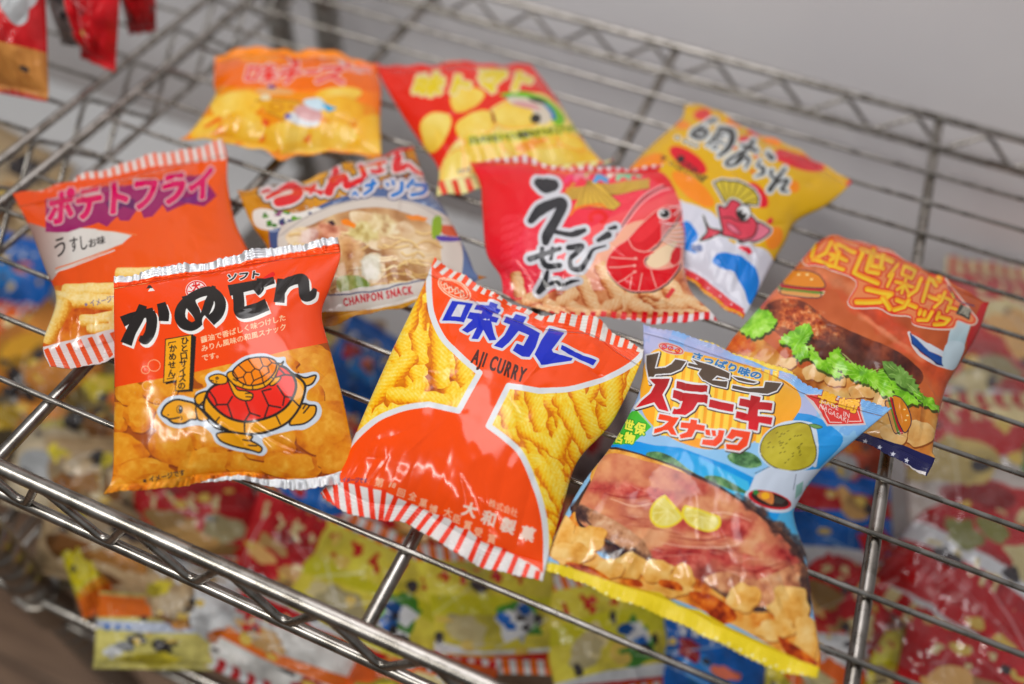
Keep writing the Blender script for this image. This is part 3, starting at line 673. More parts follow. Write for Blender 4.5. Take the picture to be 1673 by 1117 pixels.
def art_lemon():
    A = Art(870, 510, 1480, 1130, 3, (142, 186, 224))
    A.view(880, 500, 1.81)
    # sky, sea and islands
    A.grad((168, 176, 214), (150, 196, 232), (500, 60), (560, 420), [(200, 0), (1200, 0), (1200, 700), (0, 700)])
    mk = A.mask_px([A.tx([(250, 20), (1150, 20), (1100, 420), (250, 300)])]); m, X, Y = mk
    n = fbm(X, Y, m.shape[1], m.shape[0], 120, 5); A.fill((m & (n > .56), X, Y), (186, 186, 218), .8); A.fill((m & (n < .42), X, Y), (128, 176, 226), .8)
    A.poly((34, 148, 214), [(200, 395), (420, 420), (560, 470), (700, 540), (800, 640), (820, 760), (700, 700), (400, 520), (180, 450)]); A.grad((26, 142, 216), (84, 190, 226), (300, 380), (640, 560), [(200, 390), (300, 400), (460, 440), (620, 520), (640, 600), (400, 500), (190, 440)])
    A.poly((20, 136, 212), [(700, 330), (790, 320), (860, 350), (900, 400), (830, 480), (760, 560), (780, 640), (700, 500)], smooth=5, alpha=.75)
    A.poly((120, 186, 214), [(740, 560), (800, 560), (820, 800), (700, 640)], alpha=.6)
    G = [(40, 74, 44), (70, 112, 70), (104, 146, 96), (146, 176, 130)]
    for p, sd in (([(318, 436), (350, 430), (400, 450), (440, 480), (470, 500), (420, 500), (340, 462)], 1), ([(560, 440), (600, 428), (640, 440), (660, 470), (620, 480), (570, 462)], 2), ([(490, 505), (540, 505), (600, 540), (630, 560), (560, 540)], 3), ([(760, 560), (800, 540), (800, 700), (765, 640)], 4)):
        A.grain(A.mask_px([A.pts(p, 5)]), G, 9, sd, .2, .8)
    A.view(980, 530, 4.856)
    # yellow piping along the top seal
    A.poly((232, 204, 84), [(340, -60), (400, 0), (560, 40), (690, 86), (830, 150), (1020, 205), (1200, 290), (1340, 350), (1540, 420), (1700, 470), (2000, 580), (2300, 660), (2300, -100)]); A.line((170, 176, 216), [(340, 40), (560, 100), (690, 150), (900, 230), (1200, 330), (1500, 430)], 30, smooth=4, alpha=.6)
    # the yellow ground of the title
    A.grad((242, 178, 60), (238, 158, 40), (600, 250), (900, 980), [(330, 420), (380, 260), (470, 190), (640, 210), (900, 260), (1180, 330), (1400, 420), (1540, 500), (1600, 600), (1560, 720), (1440, 850), (1250, 920), (1000, 985), (800, 985), (600, 920), (420, 800), (330, 660)], smooth=5)
    for i in range(14):
        x = 480+i*68; A.line((246, 206, 84), [(x+30, 215+i*12), (x-40, 880+i*5)], 42, cap=False)
        A.line((232, 160, 40), [(x+54, 222+i*12), (x-16, 884+i*5)], 7, cap=False)
    A.grad((242, 178, 60), (240, 160, 46), (1400, 500), (1500, 900), [(1390, 430), (1540, 500), (1600, 600), (1560, 720), (1400, 860), (1290, 900), (1390, 620)], smooth=4)
    # signage on the green leaf
    A.poly((72, 176, 60), [(255, 690), (300, 685), (410, 810), (340, 870), (260, 945), (130, 950), (60, 960), (190, 760)]); A.line((170, 214, 130), [(300, 690), (410, 808)], 8)
    for ch, x, y, hh in (('世', 226, 800, 84), ('保', 312, 826, 96), ('名', 146, 902, 80), ('物', 230, 900, 90)): A.text((226, 226, 90), ch, (x-hh*.46, y+hh*.26), (x+hh*.46, y+hh*.46), hh, bold=9, outline=(40, 140, 40), ow=22)
    A.text((52, 120, 178), 'さっぱり味の', (716, 262), (1275, 440), 66, bold=7, outline=(206, 206, 200), ow=16, slant=.1)
    A.line((214, 196, 186), ellipse((566, 194), 96, 30, 16), 26); A.line((206, 48, 44), ellipse((566, 194), 96, 32, 16), 8)
    for x, y in ((512, 178), (562, 192), (616, 210)): A.line((206, 48, 44), ellipse((x, y), 18, 15, 10), 9); A.line((206, 48, 44), [(x+16, y-14), (x-14, y+14)], 7)
    # title, three rows
    W_ = (228, 228, 230); DK = (84, 70, 58)
    re = [[(370, 246), (470, 224), (436, 350), (520, 346), (570, 318), (600, 280), (684, 296), (640, 360), (560, 392), (440, 396), (398, 470), (372, 340)]]
    mo = [[(734, 278), (900, 330), (1030, 388), (1026, 432), (930, 404), (890, 440), (1014, 452), (1006, 500), (900, 478), (820, 440), (786, 384), (810, 350), (700, 330), (704, 308), (780, 322)]]
    nn = [[(1054, 408), (1130, 424), (1250, 462), (1220, 470), (1100, 440)], [(1056, 480), (1180, 510), (1300, 510), (1312, 462), (1440, 470), (1400, 530), (1330, 556), (1180, 540), (1050, 506)]]
    RD, R2 = (150, 34, 34), (206, 28, 44)
    su = [[(396, 432), (556, 434), (536, 490), (496, 560), (516, 610), (546, 690), (470, 672), (432, 620), (370, 640), (286, 662), (330, 610), (404, 548), (440, 478), (420, 460)]]
    te = [[(612, 452), (856, 492), (846, 546), (606, 508)], [(586, 522), (700, 542), (858, 570), (850, 634), (776, 622), (740, 680), (680, 720), (574, 702), (590, 664), (640, 664), (660, 604), (578, 582)]]
    ba = [[(874, 596), (1066, 634), (1056, 694), (864, 656)]]
    ki = [[(1198, 566), (1276, 580), (1268, 618), (1370, 628), (1362, 686), (1256, 676), (1252, 728), (1372, 738), (1360, 796), (1262, 780), (1252, 846), (1176, 832), (1182, 768), (1076, 742), (1086, 688), (1176, 706), (1184, 660), (1104, 642), (1114, 586), (1192, 604)]]
    OG = (226, 74, 34)
    s2 = [[(474, 710), (630, 738), (598, 790), (580, 812), (612, 884), (566, 876), (540, 838), (430, 862), (436, 826), (500, 812), (548, 768), (462, 752)]]
    na = [[(646, 776), (716, 786), (722, 756), (772, 764), (768, 794), (836, 802), (830, 846), (758, 838), (730, 896), (640, 908), (634, 876), (690, 856), (702, 828), (640, 820)]]
    tu = [[(836, 832), (872, 836), (880, 884), (842, 876)], [(886, 838), (918, 842), (924, 890), (894, 886)], [(942, 838), (990, 846), (968, 930), (920, 970), (808, 952), (818, 912), (900, 918), (936, 880)]]
    kk = [[(1046, 832), (1196, 856), (1172, 960), (1110, 1004), (1004, 990), (1000, 950), (1090, 956), (1134, 900), (1082, 890), (1050, 916), (1002, 900), (1030, 862)]]
    for grp, col, ow in ((re+mo+nn, DK, 22), (su+te+ba+ki, RD, 34), (s2+na+tu+kk, OG, 28)):
        sh = tuple(int(c*.5) for c in col)
        for p in grp: A.line((70, 52, 50) if ow > 25 else (60, 50, 50), np.array(p)+6, ow+8, closed=True)
        for p in grp: A.line(W_, p, ow, closed=True)
        for p in grp:
            if grp[0] is su[0]: A.grad(RD, R2, (800, 450), (760, 780), p)
            else: A.poly(col, p)
    # Nagasaki mark
    A.view(1180, 600, 4.2966)
    A.poly((214, 200, 200), [(575, 190), (800, 195), (960, 240), (1010, 405), (735, 412)]); A.poly((208, 62, 56), [(588, 198), (700, 200), (955, 270), (996, 392), (742, 400), (640, 240)]); A.line((236, 200, 196), [(690, 262), (756, 386), (840, 386)], 7); A.line((236, 200, 196), [(890, 378), (976, 378), (948, 296)], 7)
    A.text((236, 184, 60), '長崎', (660, 236), (950, 316), 96, bold=10, outline=(150, 50, 40), ow=20)
    A.text((238, 214, 210), 'MADE', (690, 258), (816, 306), 46, bold=1, up=(.15, -1)); A.text((238, 214, 210), 'IN', (846, 338), (896, 356), 46, bold=1, up=(.1, -1)); A.text((238, 214, 210), 'NAGASAKI', (676, 290), (884, 392), 46, bold=1, up=(.2, -1))
    # a lemon, a white cloth and the hot plate
    A.line((210, 222, 234), [(280, 600), (310, 480), (420, 400), (560, 388), (640, 420), (665, 560), (650, 690)], 26, smooth=6)
    L = [(268, 600), (290, 500), (370, 425), (480, 400), (550, 388), (610, 410), (640, 500), (662, 590), (640, 670), (560, 715), (440, 722), (330, 680)]
    A.poly((206, 220, 232), np.array(L)*1.0+np.array([0, 0]), smooth=5); A.line((206, 220, 232), L, 26, smooth=5, closed=True); A.poly((182, 170, 58), L, smooth=5); A.grain(A.mask_px([A.pts(L, 5)]), [(156, 140, 40), (184, 172, 58), (206, 194, 84)], 40, 3, .1, .9, fall=.1); A.line((60, 58, 30), L, 6, smooth=5, closed=True)
    r = np.random.RandomState(3)
    for i in range(46):
        x, y = r.uniform(310, 640), r.uniform(410, 690)
        if ((x-465)/165)**2+((y-570)/125)**2 < 1: A.line((70, 66, 24), [(x, y), (x+12, y-8)], 4.5)
    A.poly((110, 150, 84), [(606, 406), (650, 400), (704, 420), (660, 432)], smooth=4); A.line((60, 80, 50), [(606, 406), (650, 400), (704, 420), (660, 432)], 4, smooth=4, closed=True)
    A.poly((206, 216, 230), [(230, 760), (330, 700), (520, 730), (700, 712), (610, 800), (520, 980), (480, 1000), (300, 960), (180, 880)]); A.line((66, 70, 96), [(230, 745), (330, 700)], 4); A.line((66, 70, 96), [(520, 750), (500, 860)], 4)
    A.poly((96, 152, 130), [(520, 830), (570, 800), (560, 880), (510, 930)], alpha=.6)
    A.poly((206, 216, 228), ellipse((330, 936), 178, 76, 14)); A.poly((188, 34, 44), ellipse((334, 930), 156, 60, 14)); A.poly((52, 32, 30), ellipse((336, 926), 136, 48, 14)); A.poly((206, 132, 74), [(256, 880), (310, 866), (360, 890), (356, 960), (300, 940), (250, 910)], smooth=4); A.poly((236, 178, 52), ellipse((304, 902), 30, 24)); A.poly((56, 120, 60), blob((236, 878), 22, 18, 3)); A.poly((70, 66, 62), [(372, 902), (450, 930), (420, 960), (366, 950)], alpha=.9)
    # the steak
    A.view(880, 720, 2.8128)
    S1 = [(316, 40), (420, 44), (560, 90), (720, 150), (840, 210), (960, 290), (1080, 380), (1180, 470), (1225, 560), (1250, 680), (1240, 820), (1100, 830), (900, 760), (700, 660), (520, 560), (380, 540), (200, 440), (150, 330), (230, 190)]
    A.poly((58, 44, 42), np.array(S1)*[1, 1], smooth=5)
    A.grain(A.mask_px([A.pts([(300, 50), (420, 52), (540, 92), (680, 150), (640, 190), (420, 170), (240, 190)], 4)]), [(70, 48, 36), (196, 132, 56), (222, 166, 80), (232, 190, 116)], 16, 21, .05, .75)
    A.grain(A.mask_px([A.pts([(320, 60), (520, 100), (700, 160), (850, 230), (980, 320), (1120, 440), (1210, 560), (1235, 690), (1190, 800), (1040, 770), (860, 720), (700, 640), (520, 540), (380, 500), (230, 410), (176, 330), (240, 190)], 5)]), [(126, 56, 50), (168, 88, 74), (196, 122, 92), (216, 156, 116), (224, 178, 140)], 40, 22, .12, .88)
    MEAT = [(132, 30, 36), (170, 60, 56), (196, 92, 82), (216, 136, 118)]
    for i, (c, rx, ry, an) in enumerate((((420, 235), 190, 52, 8), ((560, 265), 110, 40, 12), ((700, 215), 80, 50, 18), ((800, 400), 200, 70, 2), ((930, 400), 90, 60, -10), ((660, 540), 200, 60, 4), ((880, 540), 160, 40, 4), ((1120, 520), 110, 44, 14), ((1000, 600), 150, 50, 8))): A.smear(c, rx, ry, an, MEAT, 26, 31+i, .55, .9)
    for i, (c, rx, ry, an) in enumerate((((560, 340), 150, 50, 10), ((450, 330), 120, 40, 20), ((820, 460), 180, 34, 4), ((1020, 560), 140, 36, 6), ((700, 300), 90, 30, 10), ((930, 620), 160, 40, 5))): A.smear(c, rx, ry, an, [(190, 110, 80), (214, 150, 116), (230, 184, 150)], 30, 61+i, .6, .7)
    q = np.random.RandomState(8)
    for i in range(60):
        c = np.array([q.uniform(260, 1180), q.uniform(190, 640)]); L = q.uniform(20, 80); d = np.array([L, L*q.uniform(-.25, .45)])
        if c[1] > .62*c[0]-110 and c[1] < .5*c[0]+330: A.line([(238, 206, 186), (140, 44, 40), (226, 170, 150)][i % 3], [c-d, c+q.uniform(-10, 10, 2), c+d], [1.5, q.uniform(3, 8), 1.5], smooth=5, alpha=.45)
    A.grain(A.mask_px([A.pts([(180, 300), (300, 340), (460, 440), (520, 540), (400, 510), (250, 420)], 4)]), [(110, 72, 52), (178, 128, 94), (204, 156, 122), (220, 190, 160)], 8, 41, .1, .9)
    A.grain(A.mask_px([A.pts([(860, 600), (1000, 640), (1210, 560), (1230, 680), (1060, 760), (860, 710), (760, 640)], 4)]), [(120, 70, 54), (186, 122, 90), (214, 158, 116), (226, 184, 150)], 14, 42, .1, .9)
    A.poly((50, 36, 48), [(146, 320), (176, 300), (236, 380), (330, 470), (480, 540), (330, 540), (250, 400)], smooth=3)
    for p in ([(560, 470), (700, 490), (860, 490), (960, 460)], [(700, 345), (860, 330), (980, 370)], [(330, 265), (440, 300), (560, 280)]): A.line((234, 196, 170), p, [3, 9, 3], smooth=6, alpha=.7)
    for p in ([(600, 440), (760, 460), (900, 430)], [(300, 240), (400, 262), (520, 250)], [(880, 590), (1000, 600), (1120, 560)]): A.line((132, 30, 30), p, [3, 10, 4], smooth=6, alpha=.6)
    for i, (c, rx, ry, an) in enumerate((((190, 330), 60, 40, 50), ((300, 480), 120, 34, 40), ((470, 540), 110, 26, 22), ((1225, 660), 30, 110, -4), ((1190, 500), 40, 70, -30), ((980, 300), 110, 26, 34), ((1100, 400), 110, 30, 42), ((1040, 790), 120, 30, 8), ((800, 690), 110, 26, 24))): A.smear(c, rx, ry, an, [(44, 30, 34), (74, 52, 48), (120, 80, 62)], 14, 300+i, .55, .9)
    # lemon slices
    for c, rx, ry, an, a0, a1 in (((596, 322), 92, 74, -35, 60, 290), ((748, 352), 96, 62, 24, -40, 200)):
        e = ellipse(c, rx, ry, an, 30, a0, a1); A.poly((226, 204, 62), e); e2 = ellipse(c, rx*.86, ry*.86, an, 30, a0+6, a1-6); A.poly((222, 214, 130), e2)
        A.grain(A.mask_px([A.tx(ellipse(c, rx*.8, ry*.8, an, 30, a0+9, a1-9))]), [(206, 184, 74), (222, 208, 116), (234, 226, 164)], 12, 50, .1, .9)
        for q in range(int(a0)+25, int(a1)-10, 42): A.line((236, 226, 160), [c, ellipse(c, rx*.8, ry*.8, an, 2, q, q+1)[0]], 4)
    # crackers and sauce along the foot
    FL = [(196, 130, 50), (222, 166, 84), (234, 190, 116), (242, 208, 144)]
    A.grain(A.mask_px([A.pts([(60, 480), (160, 330), (180, 380), (290, 540), (480, 560), (700, 620), (860, 720), (1000, 790), (1240, 800), (1300, 1000), (1250, 1040), (900, 850), (600, 720), (400, 680), (60, 540)], 4)]), [(150, 62, 20), (206, 120, 44), (226, 164, 80), (236, 190, 120)], 22, 60, .15, .8)
    for i, (c, rx, ry) in enumerate((((110, 420), 60, 90), ((235, 455), 75, 70), ((150, 520), 95, 50), ((420, 575), 80, 56), ((330, 590), 60, 44), ((545, 600), 72, 52), ((660, 620), 56, 60), ((610, 680), 90, 40), ((935, 725), 78, 66), ((1150, 770), 92, 104), ((1235, 900), 60, 110), ((1090, 870), 90, 50))):
        b = blob(c, rx, ry, 90+i, 16, .2); A.poly((150, 88, 36), b+np.array([3, 6]), smooth=3); A.grain(A.mask_px([A.pts(b, 3)]), FL, 18, 70+i, .1, .85, tilt=.1)
    SC = [(84, 24, 10), (150, 52, 14), (206, 104, 30), (226, 150, 60)]
    for i, p in enumerate(([(690, 700), (780, 700), (880, 760), (910, 820), (840, 840), (760, 780)], [(560, 640), (640, 650), (660, 690), (560, 670)], [(1100, 900), (1180, 940), (1280, 1020), (1220, 1040), (1140, 980)], [(120, 560), (240, 580), (330, 640), (220, 610)], [(390, 640), (460, 640), (480, 670), (420, 665)])): A.grain(A.mask_px([A.pts(p, 5)]), SC, 14, 100+i, .1, .85)
    # dotted yellow seal
    A.poly((226, 204, 50), [(20, 560), (150, 580), (300, 640), (440, 680), (560, 700), (640, 760), (740, 780), (900, 870), (1060, 940), (1200, 1010), (1300, 1050), (1300, 1300), (-60, 1300), (-60, 560)])
    A.line((196, 160, 40), [(40, 556), (200, 600), (380, 660), (560, 712), (700, 780), (960, 900), (1240, 1030)], 8, alpha=.5)
    for i in range(24):
        for j in range(5):
            x = 30+i*56+(j % 2)*28; y = 590+j*30+i*23.2; A.ell((240, 236, 190), (x, y), 7, 6)
    return A

def waves(A, col, box, r, w, alpha=.5):
    x0, y0, x1, y1 = box; j = 0; y = y0
    while y < y1:
        x = x0+(r if j % 2 else 0)
        while x < x1:
            for k in (1, .62, .28): A.line(col, ellipse((x, y), r*k, r*k*.62, -12, 9, 180, 350), w, alpha=alpha)
            x += 2*r
        y += r*.5; j += 1
def bars(A, col, pairs, w):
    for a, b in pairs: A.line(col, [a, b], w, cap=False)
def art_ebi():
    A = Art(750, 240, 1230, 560, 3, (208, 32, 40))
    A.view(760, 240, 3.491)
    A.grad((208, 30, 36), (214, 40, 62), (100, 300), (500, 600), [(0, 0), (1700, 0), (1700, 1200), (0, 1200)])
    A.grad((216, 44, 66), (224, 60, 78), (400, 400), (900, 200), [(560, 100), (1300, 60), (1300, 600), (300, 900), (260, 600)])
    A.poly((236, 120, 110), [(560, 560), (760, 440), (1000, 330), (1240, 260), (1270, 420), (1100, 640), (700, 760), (560, 720)], smooth=5, alpha=.55)
    A.poly((240, 206, 170), [(640, 640), (860, 480), (1000, 420), (1200, 420), (1260, 560), (1240, 800), (700, 820)], smooth=5, alpha=.75)
    waves(A, (232, 92, 104), (260, 420, 560, 860), 52, 6, .55); waves(A, (236, 100, 110), (830, 200, 1240, 420), 56, 6, .5)
    ST = [(178, 96, 56), (214, 148, 98), (232, 184, 136), (240, 206, 164), (246, 222, 190)]
    A.grain(A.mask_px([A.pts([(250, 960), (250, 880), (420, 860), (560, 800), (760, 820), (1000, 800), (1250, 700), (1450, 960), (1400, 1100), (250, 1100)], 4)]), [(150, 66, 40), (206, 128, 84), (226, 170, 124)], 20, 3)
    for i, (a, b, w) in enumerate((((290, 740), (310, 830), 70), ((360, 880), (440, 850), 80), ((470, 900), (560, 930), 70), ((560, 880), (640, 830), 80), ((660, 760), (740, 930), 84), ((600, 910), (700, 960), 70), ((780, 700), (870, 860), 90), ((900, 920), (960, 840), 90), ((800, 930), (860, 900), 80), ((960, 900), (1060, 930), 84), ((1050, 860), (1120, 900), 80), ((1150, 780), (1230, 890), 100), ((1010, 820), (1090, 850), 70), ((1180, 900), (1300, 890), 90), ((520, 960), (700, 990), 60), ((1100, 950), (1330, 950), 50), ((1280, 900), (1400, 940), 40), ((420, 930), (520, 960), 50))):
        A.stick(a, b, w, ST, pitch=30, seed=i+3)
    A.line((214, 74, 74), [(1150, 860), (1190, 810)], 26, cap=False)
    # folded straw hat and boat planks
    for k in range(4): A.line((196, 158, 70), [(575, 245+k*18), (1050, 190+k*13)], 15, cap=False); A.line((110, 76, 30), [(575, 254+k*18), (1050, 198+k*13)], 3)
    A.poly((206, 170, 72), [(700, 190), (600, 385), (640, 350), (700, 340), (800, 350), (850, 360), (890, 325), (780, 220)]); A.line((120, 80, 30), [(700, 190), (640, 350), (850, 360), (890, 325), (780, 220)], 4, closed=True)
    for k in range(6): A.line((130, 92, 36), [(702, 196), (660+k*40, 348-k*3)], 3)
    A.line((220, 120, 30), [(600, 385), (640, 348), (760, 330), (800, 350)], 14, smooth=4); A.line((206, 140, 50), [(560, 280), (640, 190)], 14); A.line((216, 34, 34), ellipse((758, 405), 44, 30, 0, 20, 150, 420), 26)
    for i, (x, y, c) in enumerate(((600, 190, (226, 60, 110)), (660, 175, (232, 120, 140)), (720, 160, (206, 170, 120)), (770, 190, (90, 160, 210)), (850, 165, (236, 226, 210)), (900, 175, (150, 200, 160)), (960, 160, (120, 190, 150)))): A.line(c, [(x-30, y+8), (x, y-10), (x+34, y+4)], 26, smooth=3)
    # the prawn
    PR, LN = (206, 26, 38), (238, 170, 160)
    body = [(930, 530), (1000, 450), (1090, 370), (1160, 340), (1220, 360), (1200, 420), (1150, 480), (1090, 560), (1030, 600), (1080, 600), (1020, 640), (1040, 690), (1110, 700), (1180, 690), (1220, 660), (1210, 700), (1150, 770), (1060, 820), (960, 820), (870, 780), (810, 700), (820, 630), (870, 570)]
    A.line((52, 44, 50), np.array(body)+[4, 6], 16, smooth=6, closed=True); A.line(LN, body, 12, smooth=6, closed=True); A.poly(PR, body, smooth=6)
    A.poly((222, 52, 60), [(950, 520), (1080, 400), (1130, 420), (1010, 540)], smooth=4); A.poly(PR, [(1160, 640), (1200, 570), (1230, 560), (1230, 640), (1190, 680)], smooth=4); A.line(LN, [(1160, 640), (1200, 570), (1230, 560), (1230, 640), (1190, 680)], 7, smooth=4, closed=True)
    A.poly((240, 214, 180), [(1040, 640), (1080, 600), (1150, 560), (1210, 540), (1180, 600), (1160, 660), (1090, 690), (1040, 670)], smooth=5)
    for p in ([(930, 530), (960, 580), (1030, 600), (1090, 560)], [(830, 630), (980, 640)], [(820, 690), (960, 676)], [(870, 780), (970, 710)], [(990, 820), (1010, 720)], [(1090, 800), (1060, 700)], [(950, 740), (940, 810)]): A.line(LN, p, 7, smooth=4 if len(p) > 2 else 0)
    for c in ((972, 636), (966, 676), (968, 712)): A.ell(LN, c, 10, 8)
    for k in range(6): A.line((244, 226, 222), [(1120, 450+k*16), (1190, 440+k*24), (1260, 420+k*30)], 6, smooth=5); A.line((52, 44, 50), [(1124, 458+k*16), (1190, 448+k*24), (1260, 428+k*30)], 2, smooth=5)
    for p in ([(1160, 350), (1200, 340), (1235, 330)], [(1190, 390), (1240, 340)], [(1110, 430), (1180, 440)]): A.line((240, 200, 200), p, 8)
    for o in (0, 20, 36): A.line((240, 180, 180) if o != 20 else (70, 40, 46), [(840, 540-o*.2), (930, 420-o), (1010, 320-o), (1120, 250-o*.8), (1260, 230-o)], 8, smooth=6)
    A.ell((246, 240, 236), (1135, 385), 38, 34); A.ell((28, 26, 30), (1138, 383), 28, 26); A.ell((246, 246, 246), (1126, 374), 9, 8)
    # the brush title
    e1 = [([(420, 205), (460, 222), (500, 222)], [56, 88, 70])]
    e2 = [([(376, 420), (430, 360), (520, 318), (556, 330), (520, 410), (470, 500), (460, 540)], [40, 66, 54, 60, 56, 60, 40]), ([(486, 470), (540, 490), (600, 500), (640, 490), (680, 476)], [30, 26, 30, 40, 26])]
    bi = [([(590, 574), (660, 570), (640, 600), (600, 640), (610, 690), (660, 690), (700, 640), (730, 590), (800, 566)], [30, 40, 30, 24, 30, 36, 26, 18, 10]), ([(760, 535), (816, 505)], [24, 40]), ([(822, 470), (856, 460)], [16, 26])]
    s_ = [([(370, 640), (450, 610), (540, 580)], [34, 30, 24]), ([(440, 578), (440, 640), (470, 680), (540, 676)], [24, 30, 34, 30]), ([(500, 580), (490, 640)], [24, 20])]
    n_ = [([(470, 710), (450, 780), (420, 830), (470, 790), (520, 770), (550, 790), (600, 776), (650, 764)], [20, 40, 30, 22, 26, 22, 20, 8])]
    letters(A, [e1, e2, bi, s_, n_], 40, (44, 44, 48), ow=44, ocol=(206, 206, 212), smooth=6, cap=True)
    # striped ends
    A.poly((226, 218, 220), [(100, -60), (110, 80), (330, 96), (500, 128), (700, 138), (900, 140), (1200, 110), (1200, -60)]); bars(A, (196, 24, 36), [((i*52+120, 150), (i*52+96, 20)) for i in range(21)], 24)
    A.poly((208, 30, 44), [(0, 60), (60, 90), (140, 112), (330, 102), (500, 136), (700, 146), (900, 148), (1170, 116), (1220, 260), (1000, 160), (400, 160), (100, 160)])
    A.poly((226, 218, 220), [(240, 960), (430, 945), (780, 985), (980, 985), (1250, 960), (1440, 930), (1520, 1100), (240, 1100)]); bars(A, (202, 26, 38), [((i*59+260, 940), (i*59+240, 1060)) for i in range(21)], 30)
    return A
def art_tai():
    A = Art(970, 150, 1410, 550, 3, (206, 164, 22))
    A.view(1020, 150, 3.02)
    Y, O, R_ = (206, 164, 20), (222, 132, 10), (196, 12, 40)
    for c, rx, ry, an in (((285, 165), 40, 22, 5), ((340, 480), 130, 45, 38), ((540, 160), 40, 22, 20), ((720, 250), 50, 22, 15), ((130, 350), 80, 40, -20), ((840, 470), 24, 30, 0), ((740, 720), 40, 60, 20), ((100, 420), 90, 40, 30)): A.ell(O, c, rx, ry, an)
    for c, rx, ry, an, cl in (((385, 112), 40, 24, -10, (204, 60, 56)), ((316, 336), 104, 42, 33, R_), ((640, 205), 32, 22, 10, R_), ((860, 345), 130, 34, 16, R_), ((590, 240), 24, 12, 0, R_), ((660, 510), 34, 70, -35, R_), ((1112, 458), 14, 14, 0, R_)): A.ell((216, 120, 20), c, rx+5, ry+5, an); A.ell(cl, c, rx, ry, an)
    A.poly((206, 206, 216), [(270, 530), (440, 600), (520, 740), (640, 760), (720, 800), (730, 900), (600, 1130), (200, 900), (-120, 700), (0, 480), (160, 480)], smooth=5)
    A.poly((14, 118, 196), [(436, 830), (480, 798), (560, 808), (630, 850), (665, 920), (655, 990), (620, 1050), (590, 980), (540, 900), (450, 860)], smooth=5); A.poly((14, 118, 196), [(290, 650), (330, 650), (365, 720), (330, 760), (360, 800), (280, 760)], smooth=4)
    for p in ([(560, 770), (610, 770), (630, 795), (600, 800)], [(700, 640), (730, 620), (730, 650)]): A.poly((204, 40, 60), p, smooth=3)
    A.text((30, 60, 120), '味', (330, 790), (390, 785), 40, bold=4)
    A.text(INK, 'すっぱい', (166, 330), (330, 420), 36, bold=1.5); A.text(INK, '食べれば', (250, 330), (390, 450), 46, bold=4)
    for x, y in ((262, 228), (302, 245), (330, 256), (356, 264)): A.ell((206, 206, 200), (x, y), 18, 14); A.ell((30, 30, 28), (x, y), 8, 7)
    # fan and fish
    P1, P2 = (196, 66, 84), (214, 120, 140)
    fan = [(516, 575), (444, 446), (480, 432), (520, 440), (560, 442), (600, 460), (640, 482), (664, 520), (660, 556), (600, 552), (560, 540)]
    A.line((206, 206, 210), fan, 22, closed=True); A.poly((196, 176, 62), fan)
    for q in ((480, 434), (520, 442), (560, 446), (600, 462), (640, 486), (664, 524)): A.line((90, 78, 24), [(516, 572), q], 5)
    A.line(INK, fan, 7, closed=True)
    fish = [(486, 690), (470, 610), (466, 560), (500, 570), (530, 530), (570, 545), (620, 600), (656, 650), (640, 710), (590, 735), (530, 720), (480, 706)]
    tail = [(390, 610), (420, 670), (480, 690), (440, 716), (370, 736), (410, 690)]
    fin = [(640, 640), (722, 676), (690, 720), (620, 744), (560, 745), (640, 710)]
    for p in (fish, tail, fin): A.line((206, 206, 210), p, 22, smooth=3, closed=True)
    for p, c in ((fin, P2), (tail, P1), (fish, P1)): A.poly(c, p, smooth=3); A.line(INK, p, 8, smooth=3, closed=True)
    A.line(INK, [(486, 620), (530, 620), (550, 634), (620, 640)], 6, smooth=3); A.poly(P2, [(505, 650), (540, 660), (575, 700), (530, 690)], smooth=4); A.line((110, 30, 50), [(505, 650), (540, 660), (575, 700), (530, 690)], 5, smooth=4, closed=True)
    A.ell((226, 226, 226), (590, 594), 36, 38); A.line(INK, ellipse((590, 594), 36, 38), 6); A.ell(INK, (580, 604), 26, 26); A.ell((236, 236, 236), (592, 590), 9, 9)
    # red band with pods at the foot
    A.poly((196, 20, 36), [(-200, 560), (280, 858), (400, 930), (590, 1080), (600, 1250), (-200, 1250)])
    for i in range(10): c = (60+i*58, 745+i*40); A.line((214, 150, 30), [(c[0]-26, c[1]-6), (c[0]+20, c[1]+22)], 16); A.line((214, 150, 30), [(c[0]-30, c[1]+24), (c[0]+14, c[1]+52)], 14); A.ell((226, 200, 210), (c[0]+6, c[1]-16), 5, 4)
    A.poly((220, 216, 220), [(-200, 660), (300, 950), (400, 1010), (500, 1095), (600, 1160), (600, 1300), (-200, 1300)]); bars(A, (196, 24, 40), [((i*44-20, 770+i*30), (i*44-50, 830+i*30)) for i in range(15)], 18)
    # title
    A.view(1090, 180, 6.97)
    k1 = [([(470, 130), (540, 115)], [36, 44]), ([(420, 160), (330, 220), (270, 290)], [20, 34, 20]), ([(300, 230), (420, 220), (450, 260), (400, 310), (300, 300), (280, 260)], [30, 44, 44, 40, 36, 24]), ([(300, 280), (400, 250)], [16, 16]), ([(350, 220), (340, 300)], [14, 14])]
    k2 = [([(600, 210), (540, 320), (460, 400)], [34, 44, 26]), ([(600, 215), (720, 260), (740, 340), (690, 440), (590, 520)], [50, 60, 70, 56, 30]), ([(560, 290), (650, 300)], [16, 16]), ([(610, 270), (590, 360)], [14, 14]), ([(530, 350), (650, 385)], [18, 18]), ([(530, 410), (560, 400), (560, 440), (515, 440), (525, 410)], [14, 14])]
    a1 = [([(840, 405), (940, 430), (1020, 465)], [24, 44, 40]), ([(970, 380), (910, 440), (840, 520), (770, 620)], [44, 40, 40, 36]), ([(920, 540), (850, 480), (760, 530), (680, 590), (700, 630), (790, 610), (880, 540), (930, 570), (890, 660)], [10, 20, 34, 36, 34, 30, 30, 40, 16])]
    r1 = [([(1140, 490), (1195, 540)], [34, 60]), ([(1060, 570), (1030, 630), (1090, 660), (1090, 720), (1010, 756)], [22, 24, 44, 40, 12])]
